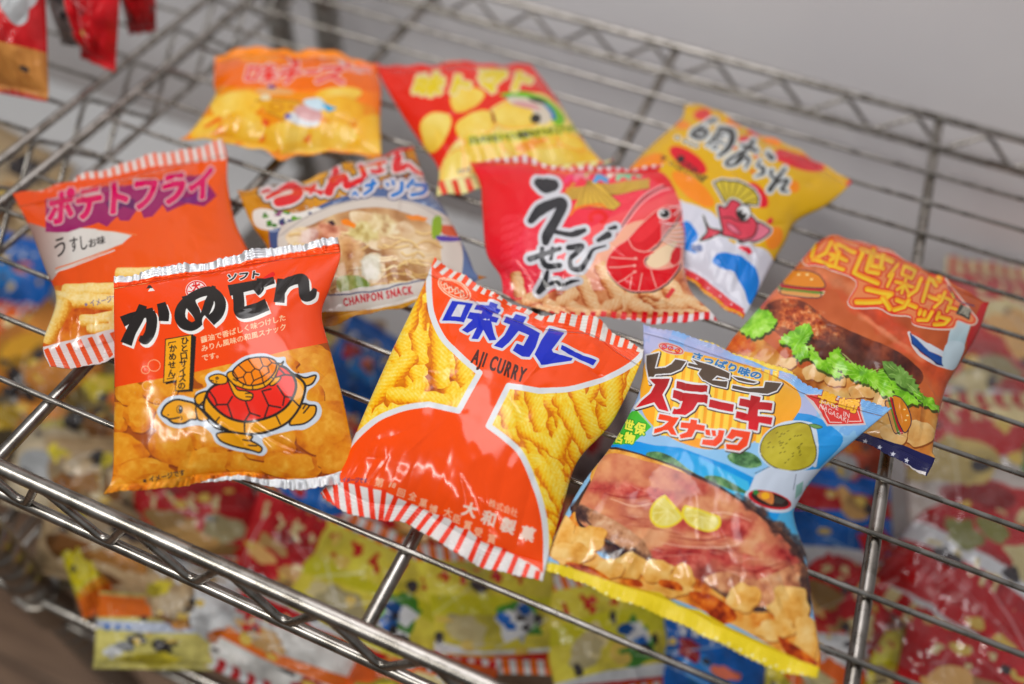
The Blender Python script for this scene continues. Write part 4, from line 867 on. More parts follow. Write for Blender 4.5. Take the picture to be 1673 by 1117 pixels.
    e1 = [([(1190, 690), (1180, 740), (1240, 790)], [34, 30, 30]), ([(1340, 670), (1260, 780), (1170, 910)], [30, 44, 54]), ([(1230, 840), (1330, 800), (1370, 810), (1320, 880), (1310, 910), (1370, 930)], [24, 30, 34, 40, 40, 18])]
    letters(A, [k1, k2, a1, r1, e1], 40, (30, 30, 28), ow=60, ocol=(202, 206, 206), smooth=5, cap=True)
    for x, y in ((770, 435), (1010, 530), (970, 700)): A.ell((204, 60, 60), (x, y), 26, 16)
    return A
def art_burger():
    A = Art(1130, 360, 1640, 800, 3, (160, 78, 40))
    A.view(1160, 370, 2.598)
    BUN = [(134, 52, 24), (164, 78, 40), (186, 98, 56), (204, 124, 80)]
    A.grain(A.mask_px([A.tx([(-100, -60), (1300, -60), (1300, 1200), (-100, 1200)])]), BUN, 90, 3, .1, .95)
    for i, (c, rx, ry, an, cl) in enumerate((((700, 380), 360, 44, 34, (196, 74, 44)), ((840, 500), 240, 60, 40, (202, 92, 60)), ((560, 250), 200, 60, 22, (206, 130, 92)), ((960, 600), 160, 60, 55, (190, 80, 44)), ((330, 290), 120, 30, -5, (206, 120, 84)), ((760, 460), 260, 20, 36, (220, 140, 104)))): A.smear(c, rx, ry, an, [np.array(cl)*.85, cl, np.minimum(np.array(cl)*1.12, 250)], 40, 30+i, .6, .85)
    PT = [(44, 20, 18), (84, 38, 28), (126, 62, 40), (160, 88, 60)]
    A.grain(A.mask_px([A.pts([(230, 350), (290, 310), (400, 320), (500, 400), (640, 460), (780, 520), (900, 620), (860, 680), (660, 620), (460, 600), (360, 520), (270, 440)], 5)]), PT, 24, 7, .1, .9)
    for i, (c, rx, ry, an) in enumerate((((370, 370), 120, 50, 14), ((470, 440), 110, 44, 30), ((330, 420), 70, 36, 20))): A.smear(c, rx, ry, an, [(110, 36, 16), (168, 76, 38), (202, 118, 66), (226, 176, 130)], 10, 70+i, .5)
    A.smear((560, 520), 130, 70, 30, [(70, 40, 34), (110, 70, 58)], 30, 80, .6, .7); A.smear((700, 580), 140, 50, 24, [(60, 34, 28), (104, 60, 46)], 30, 81, .6, .8)
    A.grain(A.mask_px([A.pts([(-40, 520), (60, 450), (120, 440), (220, 480), (380, 600), (600, 640), (820, 760), (960, 800), (980, 1000), (700, 940), (300, 760), (-40, 640)], 4)]), [(130, 66, 22), (186, 116, 54), (210, 154, 84), (222, 184, 124)], 34, 11, .12, .9)
    A.smear((130, 500), 100, 50, 20, [(130, 40, 12), (190, 84, 24), (206, 120, 50)], 20, 12); A.smear((600, 760), 200, 50, 26, [(214, 170, 100), (226, 196, 140)], 30, 13, .6)
    for i, (c, rx, ry) in enumerate((((440, 622), 48, 38), ((535, 650), 48, 38), ((330, 580), 40, 24), ((640, 704), 56, 34), ((730, 736), 40, 44), ((880, 880), 70, 60), ((780, 880), 60, 50))):
        b = blob(c, rx, ry, 20+i, 14, .2); A.poly((130, 72, 28), b+np.array([3, 8]), smooth=3); A.grain(A.mask_px([A.pts(b, 3)]), [(196, 140, 76), (218, 176, 116), (228, 198, 150)], 20, 30+i, .1, .9, tilt=.15)
    GR = [(70, 120, 18), (108, 170, 34), (146, 204, 62), (190, 226, 130)]
    q = np.random.RandomState(4)
    def frill(p, seed, cols=GR):
        p = spline(np.array(p, float), 9); n = len(p); rr = np.random.RandomState(seed); t = np.roll(p, -1, 0)-np.roll(p, 1, 0); t /= np.hypot(*t.T)[:, None]+1e-9
        p = p+np.c_[t[:, 1], -t[:, 0]]*(rr.uniform(-7, 9, n)[:, None]); A.poly((40, 60, 18), p+np.array([4, 13]), smooth=2, alpha=.8); A.grain(A.mask_px([A.pts(p, 3)]), cols, 13, seed, .12, .85)
        c = p.mean(0)
        for k in range(0, n, 5): A.line((196, 228, 140), [c+(p[k]-c)*.35, c+(p[k]-c)*.7+rr.uniform(-6, 6, 2), c+(p[k]-c)*.92], [1, 4, 1.5], smooth=4, alpha=.55)
    for i, p in enumerate(([(120, 430), (140, 370), (210, 350), (275, 385), (255, 440), (180, 470)], [(295, 485), (345, 445), (405, 412), (432, 455), (405, 500), (428, 555), (370, 568), (335, 515)], [(475, 592), (520, 536), (550, 522), (580, 575), (640, 588), (700, 615), (750, 610), (800, 640), (830, 690), (800, 735), (750, 722), (700, 684), (650, 672), (590, 640), (530, 600)])): frill(p, 50+i)
    frill([(420, 505), (470, 560), (530, 600), (560, 640), (500, 625), (430, 575)], 61); frill([(760, 640), (850, 660), (900, 720), (880, 760), (800, 735)], 62)
    frill([(725, 578), (790, 588), (855, 635), (890, 720), (800, 668)], 57, [(70, 100, 40), (106, 146, 66), (140, 176, 100)]); frill([(860, 700), (940, 735), (975, 785), (900, 755)], 58)
    # little burgers and a boat
    def hamb(c, s, an, flip=1):
        ca, sa = math.cos(math.radians(an)), math.sin(math.radians(an))
        def q(pts): return [(c[0]+(x*ca-y*sa)*s, c[1]+(x*sa+y*ca)*s) for x, y in pts]
        A.poly((206, 176, 150), q([(-90, 60), (90, 60), (110, 10), (-110, 10)]), smooth=4)
        A.poly((96, 130, 50), q([(-100, 40), (100, 40), (96, 24), (-96, 24)]), smooth=4); A.poly((206, 150, 90), q([(-92, 60), (92, 60), (96, 42), (-96, 42)]), smooth=3)
        A.poly((170, 30, 40), q([(-98, 26), (100, 26), (104, 6), (-104, 6)]), smooth=3); A.poly((206, 130, 44), q([(-110, 8), (110, 8), (100, -40), (50, -66), (-50, -66), (-100, -40)]), smooth=5)
        A.line((60, 40, 60), q([(-110, 8), (110, 8), (100, -40), (50, -66), (-50, -66), (-100, -40)]), 4, smooth=5, closed=True); A.line((60, 40, 60), q([(-98, 26), (-94, 62), (94, 62), (104, 26)]), 4, smooth=3)
        A.ell((236, 216, 150), q([(-20, -46)])[0], 8*s, 5*s); A.ell((236, 216, 150), q([(24, -50)])[0], 8*s, 5*s); A.ell((236, 216, 150), q([(50, -30)])[0], 8*s, 5*s)
    hamb((388, 245), .82, 6); hamb((800, 800), .66, 72)
    A.line((214, 206, 206), [(845, 452), (870, 520), (930, 570), (1010, 600)], 14, smooth=4)
    A.poly((30, 74, 140), [(850, 455), (860, 500), (960, 580), (1010, 595), (1000, 560), (930, 530)], smooth=0); A.poly((206, 210, 218), [(850, 455), (930, 530), (1000, 558), (1000, 540), (940, 505)]); A.poly((206, 210, 218), [(896, 496), (930, 496), (990, 530), (1000, 548), (930, 520)]); A.line((40, 44, 90), [(850, 455), (858, 500), (960, 582), (1012, 598)], 5)
    A.grad((190, 206, 212), (150, 180, 190), (1060, 420), (1100, 560), [(1040, 400), (1110, 380), (1090, 470), (1060, 560), (1000, 600), (1010, 480)], smooth=4)
    A.poly((190, 206, 214), [(1010, 490), (1080, 500), (1060, 570), (1030, 610), (985, 580)], smooth=4)
    # red edge and flag seal
    A.poly((170, 34, 36), [(1150, 330), (1200, 300), (1160, 460), (1090, 600), (1090, 480), (1120, 400)])
    A.poly((30, 30, 74), [(-60, 560), (300, 730), (650, 878), (820, 930), (960, 985), (960, 1200), (-60, 1200)])
    for i in range(14):
        c = (72+i*58.5, 650+i*26.6); a0 = 15; A.poly((214, 216, 226), [(c[0]+(13 if k % 2 == 0 else 5.5)*math.sin(math.radians(a0+k*36)), c[1]-(13 if k % 2 == 0 else 5.5)*math.cos(math.radians(a0+k*36))) for k in range(10)])
    A.poly((222, 216, 214), [(-60, 650), (300, 800), (640, 940), (760, 985), (920, 1040), (900, 1200), (-60, 1200)]); A.poly((190, 30, 46), [(-60, 664), (300, 814), (640, 950), (700, 962), (880, 1036), (900, 1200), (-60, 1200)]); A.line((210, 150, 50), [(600, 900), (760, 990)], 10)
    # title
    A.view(1320, 370, 5.228)
    hz = [(-20, 330), (60, 330), (200, 370), (420, 470), (370, 600), (350, 650), (400, 690), (600, 690), (720, 750), (880, 770), (900, 830), (960, 855), (1100, 870), (1240, 870), (1280, 800), (1400, 840), (1440, 800), (1400, 740), (1320, 640), (1280, 590), (1160, 470), (1000, 370), (780, 270), (560, 190), (300, 90), (180, 80), (80, 150), (-40, 260)]
    A.line((216, 196, 184), hz, 24, smooth=3, closed=True); A.poly((214, 130, 84), hz, smooth=3); A.line((206, 58, 36), np.array(hz)*.985+[8, 4], 12, smooth=3, closed=True)
    RDc = (196, 44, 24)
    G = [([[(60, 160), (30, 260)], [(200, 130), (150, 230), (40, 290)], [(250, 150), (400, 220)], [(230, 160), (260, 250), (190, 290)], [(190, 240), (330, 290)], [(60, 290), (300, 370)], [(260, 230), (230, 340)]], 40),
         ([[(450, 200), (720, 300)], [(470, 220), (390, 400), (600, 480)], [(560, 200), (540, 330), (640, 360)], [(640, 250), (620, 350)], [(510, 380), (600, 400)], [(540, 240), (500, 370)]], 44),
         ([[(770, 320), (690, 420)], [(730, 400), (680, 510)], [(820, 340), (920, 380), (890, 440), (800, 410), (820, 350)], [(750, 470), (900, 510)], [(840, 440), (800, 570)], [(830, 490), (760, 540)], [(830, 490), (860, 560)]], 30),
         ([[(970, 440), (930, 540), (860, 590)], [(1040, 440), (1010, 540), (980, 640)], [(1060, 450), (1100, 500)], [(1110, 440), (1130, 470)]], 38),
         ([[(1040, 590), (1110, 620)]], 40),
         ([[(1120, 590), (1230, 630), (1190, 720)], [(1170, 560), (1140, 640), (1080, 690)], [(1230, 570), (1250, 600)], [(1200, 680), (1270, 700)]], 32),
         ([[(510, 530), (710, 580), (620, 640), (420, 640)], [(640, 610), (700, 700)]], 50),
         ([[(760, 630), (920, 690)], [(860, 630), (820, 690), (740, 710)]], 42),
         ([[(960, 720), (950, 750)], [(1000, 730), (990, 760)], [(1060, 730), (1020, 800), (940, 800)]], 36),
         ([[(1120, 740), (1100, 790)], [(1130, 770), (1210, 790), (1170, 830), (1080, 835)]], 36)]
    for g, w in G:
        for p in g: A.line(RDc, p, w+24)
    for g, w in G:
        for p in g:
            pp = A.tx(p); A.line((222, 148, 20), p, w); A.line((224, 190, 50), np.array(p)+[-2, 8], w*.5)
    A.poly((60, 58, 52), [(1305, 655), (1395, 720), (1380, 800), (1265, 745)]); A.text((170, 166, 150), '風', (1292, 730), (1372, 772), 84, bold=3)
    A.line((60, 50, 90), [(1190, 520), (1300, 640), (1420, 680)], 10, smooth=4)
    return A
def art_potato():
    A = Art(10, 215, 470, 625, 3, (214, 84, 28))
    A.view(20, 220, 4.1825)
    A.grad((210, 78, 22), (222, 92, 32), (100, 300), (1200, 700), [(-100, -100), (1900, -100), (1900, 1700), (-100, 1700)])
    sil = (206, 198, 192)
    A.grad((150, 120, 112), (216, 210, 204), (150, 760), (420, 760), [(110, 600), (230, 640), (560, 640), (820, 690), (740, 760), (330, 930), (270, 1000), (180, 860)]); A.line((214, 110, 60), [(300, 920), (760, 750)], 8); A.line((222, 214, 206), [(300, 945), (700, 790)], 8); A.line((220, 140, 90), [(580, 648), (850, 686)], 6)
    A.text((42, 36, 36), 'う', (280, 850), (390, 800), 150, bold=3, up=(-.1, -1)); A.text((42, 36, 36), 'すし', (396, 800), (520, 772), 110, bold=3, up=(-.1, -1)); A.text((42, 36, 36), 'お味', (520, 768), (640, 740), 66, bold=3, up=(-.1, -1))
    # shadowed block letters
    A.poly((142, 34, 94), [(230, 440), (1290, 270), (1400, 420), (1310, 490), (1200, 470), (1060, 530), (1030, 480), (960, 560), (900, 570), (870, 490), (800, 590), (740, 590), (720, 560), (650, 630), (590, 600), (500, 630), (380, 670), (230, 668)])
    A.poly((94, 24, 84), [(640, 470), (700, 420), (840, 440), (830, 510), (760, 490), (680, 540)]); A.poly((120, 40, 110), [(1080, 450), (1240, 410), (1330, 330), (1350, 420), (1240, 470)])
    MG, LT = (196, 10, 92), (206, 176, 176)
    A.text(MG, 'ポテトフライ', (236, 606), (1385, 408), 236, bold=24, outline=LT, ow=42, up=(.06, -1))
    A.line((226, 130, 110), [(160, 388), (200, 372), (250, 384), (300, 360), (340, 356)], 16, smooth=4)
    # chips
    FR = [(196, 120, 30), (222, 166, 72), (236, 200, 116), (242, 218, 160), (246, 230, 190)]
    A.grain(A.mask_px([A.pts([(150, 1200), (260, 1060), (340, 1030), (700, 1000), (1500, 900), (1700, 1500), (100, 1500)], 4)]), [(140, 50, 14), (190, 90, 26), (214, 130, 44)], 26, 2)
    for i, (a, b, w) in enumerate((((740, 950), (1000, 950), 90), ((380, 1070), (900, 1050), 100), ((290, 1120), (860, 1160), 110), ((240, 1360), (330, 1170), 150), ((500, 1280), (900, 1220), 90), ((540, 1330), (700, 1330), 70), ((700, 1320), (740, 1180), 90), ((900, 1240), (1300, 1080), 90), ((1000, 1120), (1500, 1000), 100), ((820, 1340), (1300, 1200), 90))): A.stick(a, b, w, FR, seed=i+40)
    A.text((120, 110, 150), '※イメージです', (500, 1185), (760, 1120), 50, bold=1.5)
    # striped ends
    A.poly((222, 206, 200), [(330, 345), (480, 320), (720, 275), (960, 225), (1240, 190), (1470, 170), (1480, -60), (300, -60), (160, 380)])
    bars(A, (216, 84, 26), [((i*59+350, 370-i*10.5), (i*59+310, 170-i*10.5)) for i in range(-4, 21)], 22)
    A.view(0, 210, 2.725)
    A.poly((222, 210, 208), [(180, 975), (220, 965), (320, 940), (420, 915), (520, 890), (800, 820), (1200, 720), (1300, 900), (500, 1200), (180, 1200)])
    bars(A, (214, 84, 36), [((i*49+205, 980-i*12), (i*49+255, 1090-i*14)) for i in range(20)], 22)
    return A
def art_chanpon():
    A = Art(370, 230, 810, 570, 3, (196, 138, 30))
    A.view(380, 240, 4.4026)
    A.grain(A.mask_px([A.tx([(-100, -100), (2000, -100), (2000, 1500), (-100, 1500)])]), [(150, 86, 10), (192, 132, 26), (214, 160, 50)], 60, 1)
    # printed crockery border and bowl
    A.grad((70, 84, 124), (92, 112, 150), (300, 600), (1500, 300), [(260, 600), (620, 430), (800, 350), (1100, 290), (1460, 300), (1700, 640), (1800, 1100), (300, 1100)])
    r = np.random.RandomState(5)
    for i in range(60): x, y = r.uniform(280, 1700), r.uniform(330, 820); A.line((190, 200, 216), [(x, y), (x+r.uniform(-30, 30), y+r.uniform(-16, 16)), (x+r.uniform(-40, 40), y+r.uniform(-30, 30))], 7, smooth=4, alpha=.8)
    A.poly((224, 218, 212), [(150, 460), (240, 450), (330, 470), (420, 480), (600, 440), (640, 470), (520, 540), (380, 570), (250, 600), (160, 560)], smooth=4)
    for i in range(26): A.ell([(90, 140, 40), (60, 110, 40), (130, 70, 110), (50, 60, 100)][i % 4], (r.uniform(220, 600), r.uniform(470, 570)), r.uniform(10, 26), r.uniform(8, 18))
    A.poly((206, 196, 186), [(330, 620), (520, 500), (760, 410), (1000, 360), (1300, 400), (1560, 520), (1660, 800), (1560, 1100), (1200, 1250), (700, 1250), (400, 1000)], smooth=6)
    ND = [(120, 76, 40), (178, 134, 92), (208, 176, 134), (226, 206, 174), (236, 224, 204)]
    A.grain(A.mask_px([A.pts([(400, 640), (560, 560), (760, 480), (980, 440), (1200, 460), (1420, 560), (1500, 760), (1440, 1000), (1100, 1120), (700, 1100), (480, 900)], 6)]), ND, 60, 4, .12, .9)
    for i, p in enumerate(([(560, 590), (680, 560), (760, 640), (660, 680)], [(740, 580), (900, 560), (1000, 640), (900, 700), (780, 680)], [(840, 480), (1000, 480), (1160, 540), (1160, 660), (1060, 740), (940, 680)], [(760, 680), (900, 720), (900, 860), (800, 920), (740, 800)], [(380, 640), (480, 570), (560, 600), (520, 680), (440, 720)], [(1180, 560), (1260, 540), (1300, 600), (1240, 660)], [(900, 820), (1040, 760), (1100, 900), (980, 1010), (860, 960)])):
        A.grain(A.mask_px([A.pts(p, 6)]), [(130, 60, 40), (190, 130, 96), (214, 176, 144), (226, 204, 180)] if i in (0, 1, 3) else ND[1:], 26, 20+i, .1, .9)
    for i in range(70):
        c = np.array([r.uniform(480, 1420), r.uniform(600, 1080)]); w_ = r.uniform(40, 130); b_ = r.uniform(-40, 50)
        q = [c+[-w_, r.uniform(-20, 30)], c+[-w_*.3, b_], c+[w_*.4, b_*.8], c+[w_, r.uniform(-30, 20)]]
        A.line((150, 100, 56), np.array(q)+[0, 7], 15, smooth=6, alpha=.55); A.line([(228, 200, 140), (236, 216, 170), (214, 180, 120)][i % 3], q, 13, smooth=6, alpha=.9)
    for i, (c, rx, ry, an, cl) in enumerate((((700, 600), 110, 50, 20, [(150, 80, 60), (204, 140, 112), (226, 186, 160)]), ((930, 620), 120, 80, 10, [(150, 120, 60), (206, 190, 130), (232, 222, 186)]), ((1080, 560), 120, 90, 30, [(160, 120, 80), (216, 196, 150), (236, 226, 200)]), ((560, 640), 90, 60, -20, [(170, 120, 110), (222, 196, 186), (236, 222, 214)]), ((820, 800), 120, 110, 40, [(150, 90, 50), (204, 156, 104), (224, 190, 146)]), ((980, 860), 120, 110, -20, [(190, 184, 160), (226, 222, 206), (240, 236, 226)]), ((1240, 590), 90, 50, 10, [(190, 150, 110), (226, 206, 176)]))): A.smear(c, rx, ry, an, cl, 24, 90+i, .35, .95)
    A.line((150, 140, 140), [(340, 640), (520, 510), (760, 418), (1000, 372), (1300, 412), (1540, 530)], 8, smooth=6, alpha=.7)
    A.poly((222, 126, 24), [(780, 530), (820, 518), (890, 560), (880, 590), (790, 560)]); A.poly((218, 132, 50), [(1240, 495), (1330, 490), (1410, 515), (1380, 535), (1280, 525)]); A.poly((60, 36, 40), [(680, 540), (720, 525), (745, 560), (720, 570)])
    A.poly((196, 90, 60), [(1480, 560), (1620, 580), (1640, 640), (1520, 630)], smooth=3); A.poly((132, 160, 40), [(1440, 520), (1500, 500), (1500, 620), (1440, 660)], smooth=3); A.poly((90, 66, 150), [(1470, 640), (1620, 650), (1660, 670), (1500, 680)], smooth=3)
    A.view(370, 240, 3.49)
    A.grain(A.mask_px([A.pts([(640, 740), (760, 740), (820, 790), (740, 840), (640, 820)], 5)]), [(120, 140, 60), (170, 180, 110), (206, 204, 160)], 20, 60)
    A.poly((226, 220, 212), [(560, 860), (800, 800), (1000, 780), (1120, 760), (1180, 860), (900, 920), (560, 960)], smooth=4); A.line((60, 70, 110), [(560, 850), (820, 828), (1000, 790), (1140, 756)], 7, smooth=4)
    A.text((196, 44, 56), 'CHANPON SNACK', (670, 908), (1066, 838), 62, bold=4, gap=24)
    A.grain(A.mask_px([A.tx([(300, 1000), (560, 940), (860, 930), (1120, 860), (1500, 760), (1500, 1300), (300, 1300)])]), [(120, 66, 6), (182, 124, 20), (206, 160, 50)], 40, 70)
    A.poly((216, 212, 210), [(300, 1100), (560, 1035), (640, 1015), (860, 960), (1100, 890), (1500, 800), (1500, 1300), (300, 1300)])
    # title
    A.view(380, 240, 4.4026)
    RD, OL, BK = (200, 32, 38), (216, 208, 206), (72, 56, 40)
    ti = [[([(215, 330), (265, 318)], [20, 24])], [([(250, 370), (360, 310), (440, 290), (476, 330), (430, 370), (330, 400)], [30, 40, 60, 70, 70, 70])], [([(520, 310), (650, 330)], [18, 22]), ([(600, 290), (560, 340)], [16, 20]), ([(570, 300), (640, 350)], [14, 18])],
          [([(745, 180), (730, 240), (690, 330)], [50, 60, 60]), ([(720, 290), (790, 230), (820, 240), (820, 280), (930, 240)], [30, 44, 40, 44, 40])],
          [([(920, 140), (950, 210)], [40, 44]), ([(970, 140), (1100, 110)], [20, 24]), ([(1050, 110), (1060, 180), (1000, 180), (1090, 170)], [24, 30, 24, 20])],
          [([(1190, 80), (1180, 160), (1230, 150)], [60, 60, 50]), ([(1200, 150), (1260, 130), (1310, 170), (1370, 200)], [26, 30, 30, 20])]]
    letters(A, ti, 40, RD, ow=60, ocol=BK, smooth=4, cap=True); letters(A, ti, 40, RD, ow=38, ocol=OL, smooth=4, cap=True)
    BL = (24, 110, 180)
    sn = [[([(860, 340), (880, 320), (900, 350)], [16, 18, 14])], [([(960, 280), (1030, 265)], [24, 24]), ([(1010, 240), (1000, 300), (950, 340)], [24, 28, 24])], [([(1110, 265), (1120, 285)], [22, 22]), ([(1150, 250), (1160, 275)], [22, 22]), ([(1220, 260), (1210, 320), (1150, 350)], [28, 32, 28])], [([(1300, 235), (1260, 290)], [26, 28]), ([(1310, 270), (1390, 280), (1370, 330), (1290, 350)], [28, 34, 36, 30])]]
    letters(A, sn, 24, BL, ow=54, ocol=(70, 76, 110), smooth=4, cap=True); letters(A, sn, 24, BL, ow=36, ocol=OL, smooth=4, cap=True)
    A.line((190, 40, 40), [(1080, 60), (1300, 10)], 30)
    return A
def art_cheese():
    A = Art(280, 70, 640, 280, 3, (232, 126, 4))
    A.view(280, 60, 4.647)
    A.poly((222, 108, 0), [(330, 190), (1600, 200), (1600, 420), (330, 380)])
    A.poly((240, 150, 10), [(300, 60), (1560, 60), (1560, 220), (960, 190), (340, 200)], alpha=.6)
    CH = [(206, 130, 16), (226, 172, 46), (232, 196, 92), (238, 214, 130)]
    A.poly((222, 140, 16), [(-60, 860), (200, 640), (330, 400), (640, 390), (900, 420), (1300, 460), (1600, 600), (1600, 1000), (-60, 1000)], smooth=3)
    for i, (c, rx, ry, an) in enumerate((((500, 520), 200, 110, -8), ((260, 690), 130, 70, -35), ((1270, 440), 180, 56, -4), ((1300, 560), 170, 110, 10), ((560, 690), 180, 120, 10), ((880, 740), 190, 100, -10), ((1250, 760), 220, 110, 8), ((1520, 700), 120, 110, 0), ((330, 800), 170, 50, 0), ((1480, 840), 150, 70, 0), ((1000, 860), 200, 60, 0), ((660, 850), 160, 50, 0))):
        A.poly((214, 110, 8), ellipse((c[0]+8, c[1]+10), rx, ry, an)); A.grain(A.mask_px([A.tx(ellipse(c, rx, ry, an))]), CH, 70, 10+i, .0, .9, fall=.12)
    for p in ([(690, 620), (750, 640), (740, 700), (690, 660)], [(660, 790), (720, 740), (700, 800)], [(990, 800), (1060, 730), (1060, 770)], [(240, 690), (380, 590), (360, 640), (270, 690)]): A.poly((214, 84, 10), p)
    A.poly((214, 160, 40), [(640, 490), (900, 480), (1010, 530), (860, 640)], smooth=2); A.line((120, 70, 40), [(640, 490), (900, 480), (1010, 530), (860, 640)], 6, smooth=2, closed=True); A.line((190, 120, 20), ellipse((800, 535), 46, 30), 14); A.ell((196, 126, 22), (910, 530), 20, 14); A.ell((222, 206, 170), (715, 460), 40, 26)
    A.poly((214, 170, 130), [(640, 410), (760, 380), (920, 400), (900, 430), (700, 440)], smooth=4, alpha=.8); A.ell((80, 60, 130), (762, 380), 34, 14)
    A.poly((216, 220, 224), ellipse((1000, 630), 130, 50, 12)); A.ell((206, 160, 160), (1040, 580), 110, 60, 16)
    A.poly((196, 216, 226), [(1010, 480), (1130, 470), (1180, 540), (1120, 560), (1020, 520)], smooth=3); A.poly((20, 160, 206), [(1140, 500), (1260, 540), (1190, 570)])
    A.ell((60, 50, 140), (885, 605), 26, 20)
    A.poly((226, 140, 6), [(-60, 800), (350, 790), (560, 845), (720, 872), (820, 900), (950, 880), (1100, 880), (1600, 890), (1600, 1100), (-60, 1100)], alpha=.9)
    RD, OL = (214, 44, 30), (226, 184, 176)
    g = [[([(590, 240), (570, 320), (640, 320), (670, 240), (600, 240)], 22)], [([(700, 240), (780, 230)], 24), ([(690, 280), (790, 270)], 24), ([(740, 225), (740, 340)], 28), ([(735, 290), (690, 330)], 20), ([(745, 290), (800, 320)], 20)],
         [([(850, 240), (960, 225)], 22), ([(830, 280), (980, 270)], 26), ([(920, 235), (910, 300), (870, 340)], 26)], [([(1030, 270), (1110, 265)], 24)], [([(1150, 240), (1300, 235), (1240, 290), (1110, 340)], 26), ([(1220, 300), (1300, 350)], 26), ([(1330, 220), (1350, 240)], 16), ([(1370, 215), (1390, 235)], 16)], [([(1400, 250), (1500, 260)], 22)]]
    g = [[(p, [w, w]) for p, w in k] for k in g]
    letters(A, g, 24, RD, ow=26, ocol=OL, cap=True)
    return A
def art_tomato():
    A = Art(600, 85, 1020, 340, 3, (206, 44, 24))
    A.view(590, 80, 3.89)
    CH = [(206, 140, 40), (222, 184, 70), (228, 204, 110), (234, 216, 140)]
    A.poly((222, 200, 120), [(480, 830), (560, 640), (640, 560), (760, 440), (900, 330), (1140, 280), (1300, 420), (1560, 720), (1500, 900), (480, 1000)], smooth=3)
    for i, p in enumerate(([(380, 470), (460, 400), (575, 450), (500, 630), (420, 650), (390, 560)], [(570, 310), (640, 240), (780, 270), (740, 350), (640, 400), (590, 390)], [(600, 500), (660, 430), (780, 390), (850, 440), (830, 520), (720, 560), (640, 580)], [(860, 380), (1000, 330), (1120, 400), (1100, 480), (960, 500), (860, 470)], [(640, 620), (800, 560), (900, 640), (820, 760), (660, 760)], [(900, 600), (1100, 520), (1240, 560), (1200, 660), (1000, 680)], [(1000, 680), (1200, 620), (1420, 640), (1500, 720), (1300, 780), (1050, 760)], [(540, 700), (640, 640), (640, 800), (520, 860)], [(1240, 540), (1380, 560), (1420, 640), (1300, 620)])):
        A.line((226, 130, 20), p, 10, smooth=4, closed=True); A.grain(A.mask_px([A.pts(p, 5)]), CH, 50, 5+i, .0, .9, fall=.1)
    A.poly((216, 130, 30), [(980, 620), (1140, 550), (1180, 580), (1040, 650)], smooth=3, alpha=.8); A.poly((120, 20, 10), [(820, 380), (850, 430), (856, 470), (838, 470)])
    A.poly((110, 170, 40), [(880, 290), (1000, 270), (1180, 320), (1290, 430), (1270, 490), (1230, 480), (1160, 380), (1000, 320)], smooth=4); A.poly((40, 110, 170), [(920, 310), (1000, 300), (1190, 360), (1240, 440), (1200, 440), (1100, 340)], smooth=4)
    A.poly((206, 196, 180), [(940, 300), (1100, 320), (1200, 400), (1200, 460), (1120, 470), (1080, 380), (960, 350)], smooth=4); A.poly((200, 150, 150), [(960, 350), (1080, 380), (1140, 390), (1100, 350), (1000, 330)], smooth=4); A.ell((50, 46, 40), (1110, 440), 34, 30); A.poly((60, 60, 50), [(1060, 310), (1150, 320), (1180, 350), (1100, 340)], smooth=3)
    A.text((62, 62, 20), 'さわやかなトマト風味のサラダスナック', (684, 610), (1380, 520), 56, bold=5, outline=(206, 206, 60), ow=20)
    A.view(590, 80, 3.89)
    YL, OL = (214, 190, 30), (222, 206, 160)
    A.text(YL, '味トマト', (316, 290), (1100, 246), 130, bold=16, outline=OL, ow=44, slant=.15, up=(.1, -1))
    # striped ends
    A.poly((222, 206, 140), [(60, 60), (300, 90), (700, 80), (1100, 90), (1100, -60), (60, -60)]); bars(A, (206, 44, 24), [((i*62+100, 140), (i*62+90, 20)) for i in range(17)], 30)
    A.poly((206, 44, 24), [(60, 124), (300, 134), (500, 120), (590, 100), (700, 118), (1090, 122), (1140, 170), (1000, 150), (300, 160), (100, 150)])
    A.poly((224, 214, 150), [(440, 850), (520, 835), (700, 800), (780, 790), (1600, 700), (1700, 800), (700, 1000), (460, 1000)]); bars(A, (206, 60, 24), [((i*84+505, 840-i*10), (i*84+545, 960-i*12)) for i in range(14)], 38)
    A.text((60, 60, 80), 'イメージ', (614, 792), (700, 776), 34, bold=4)
    return A

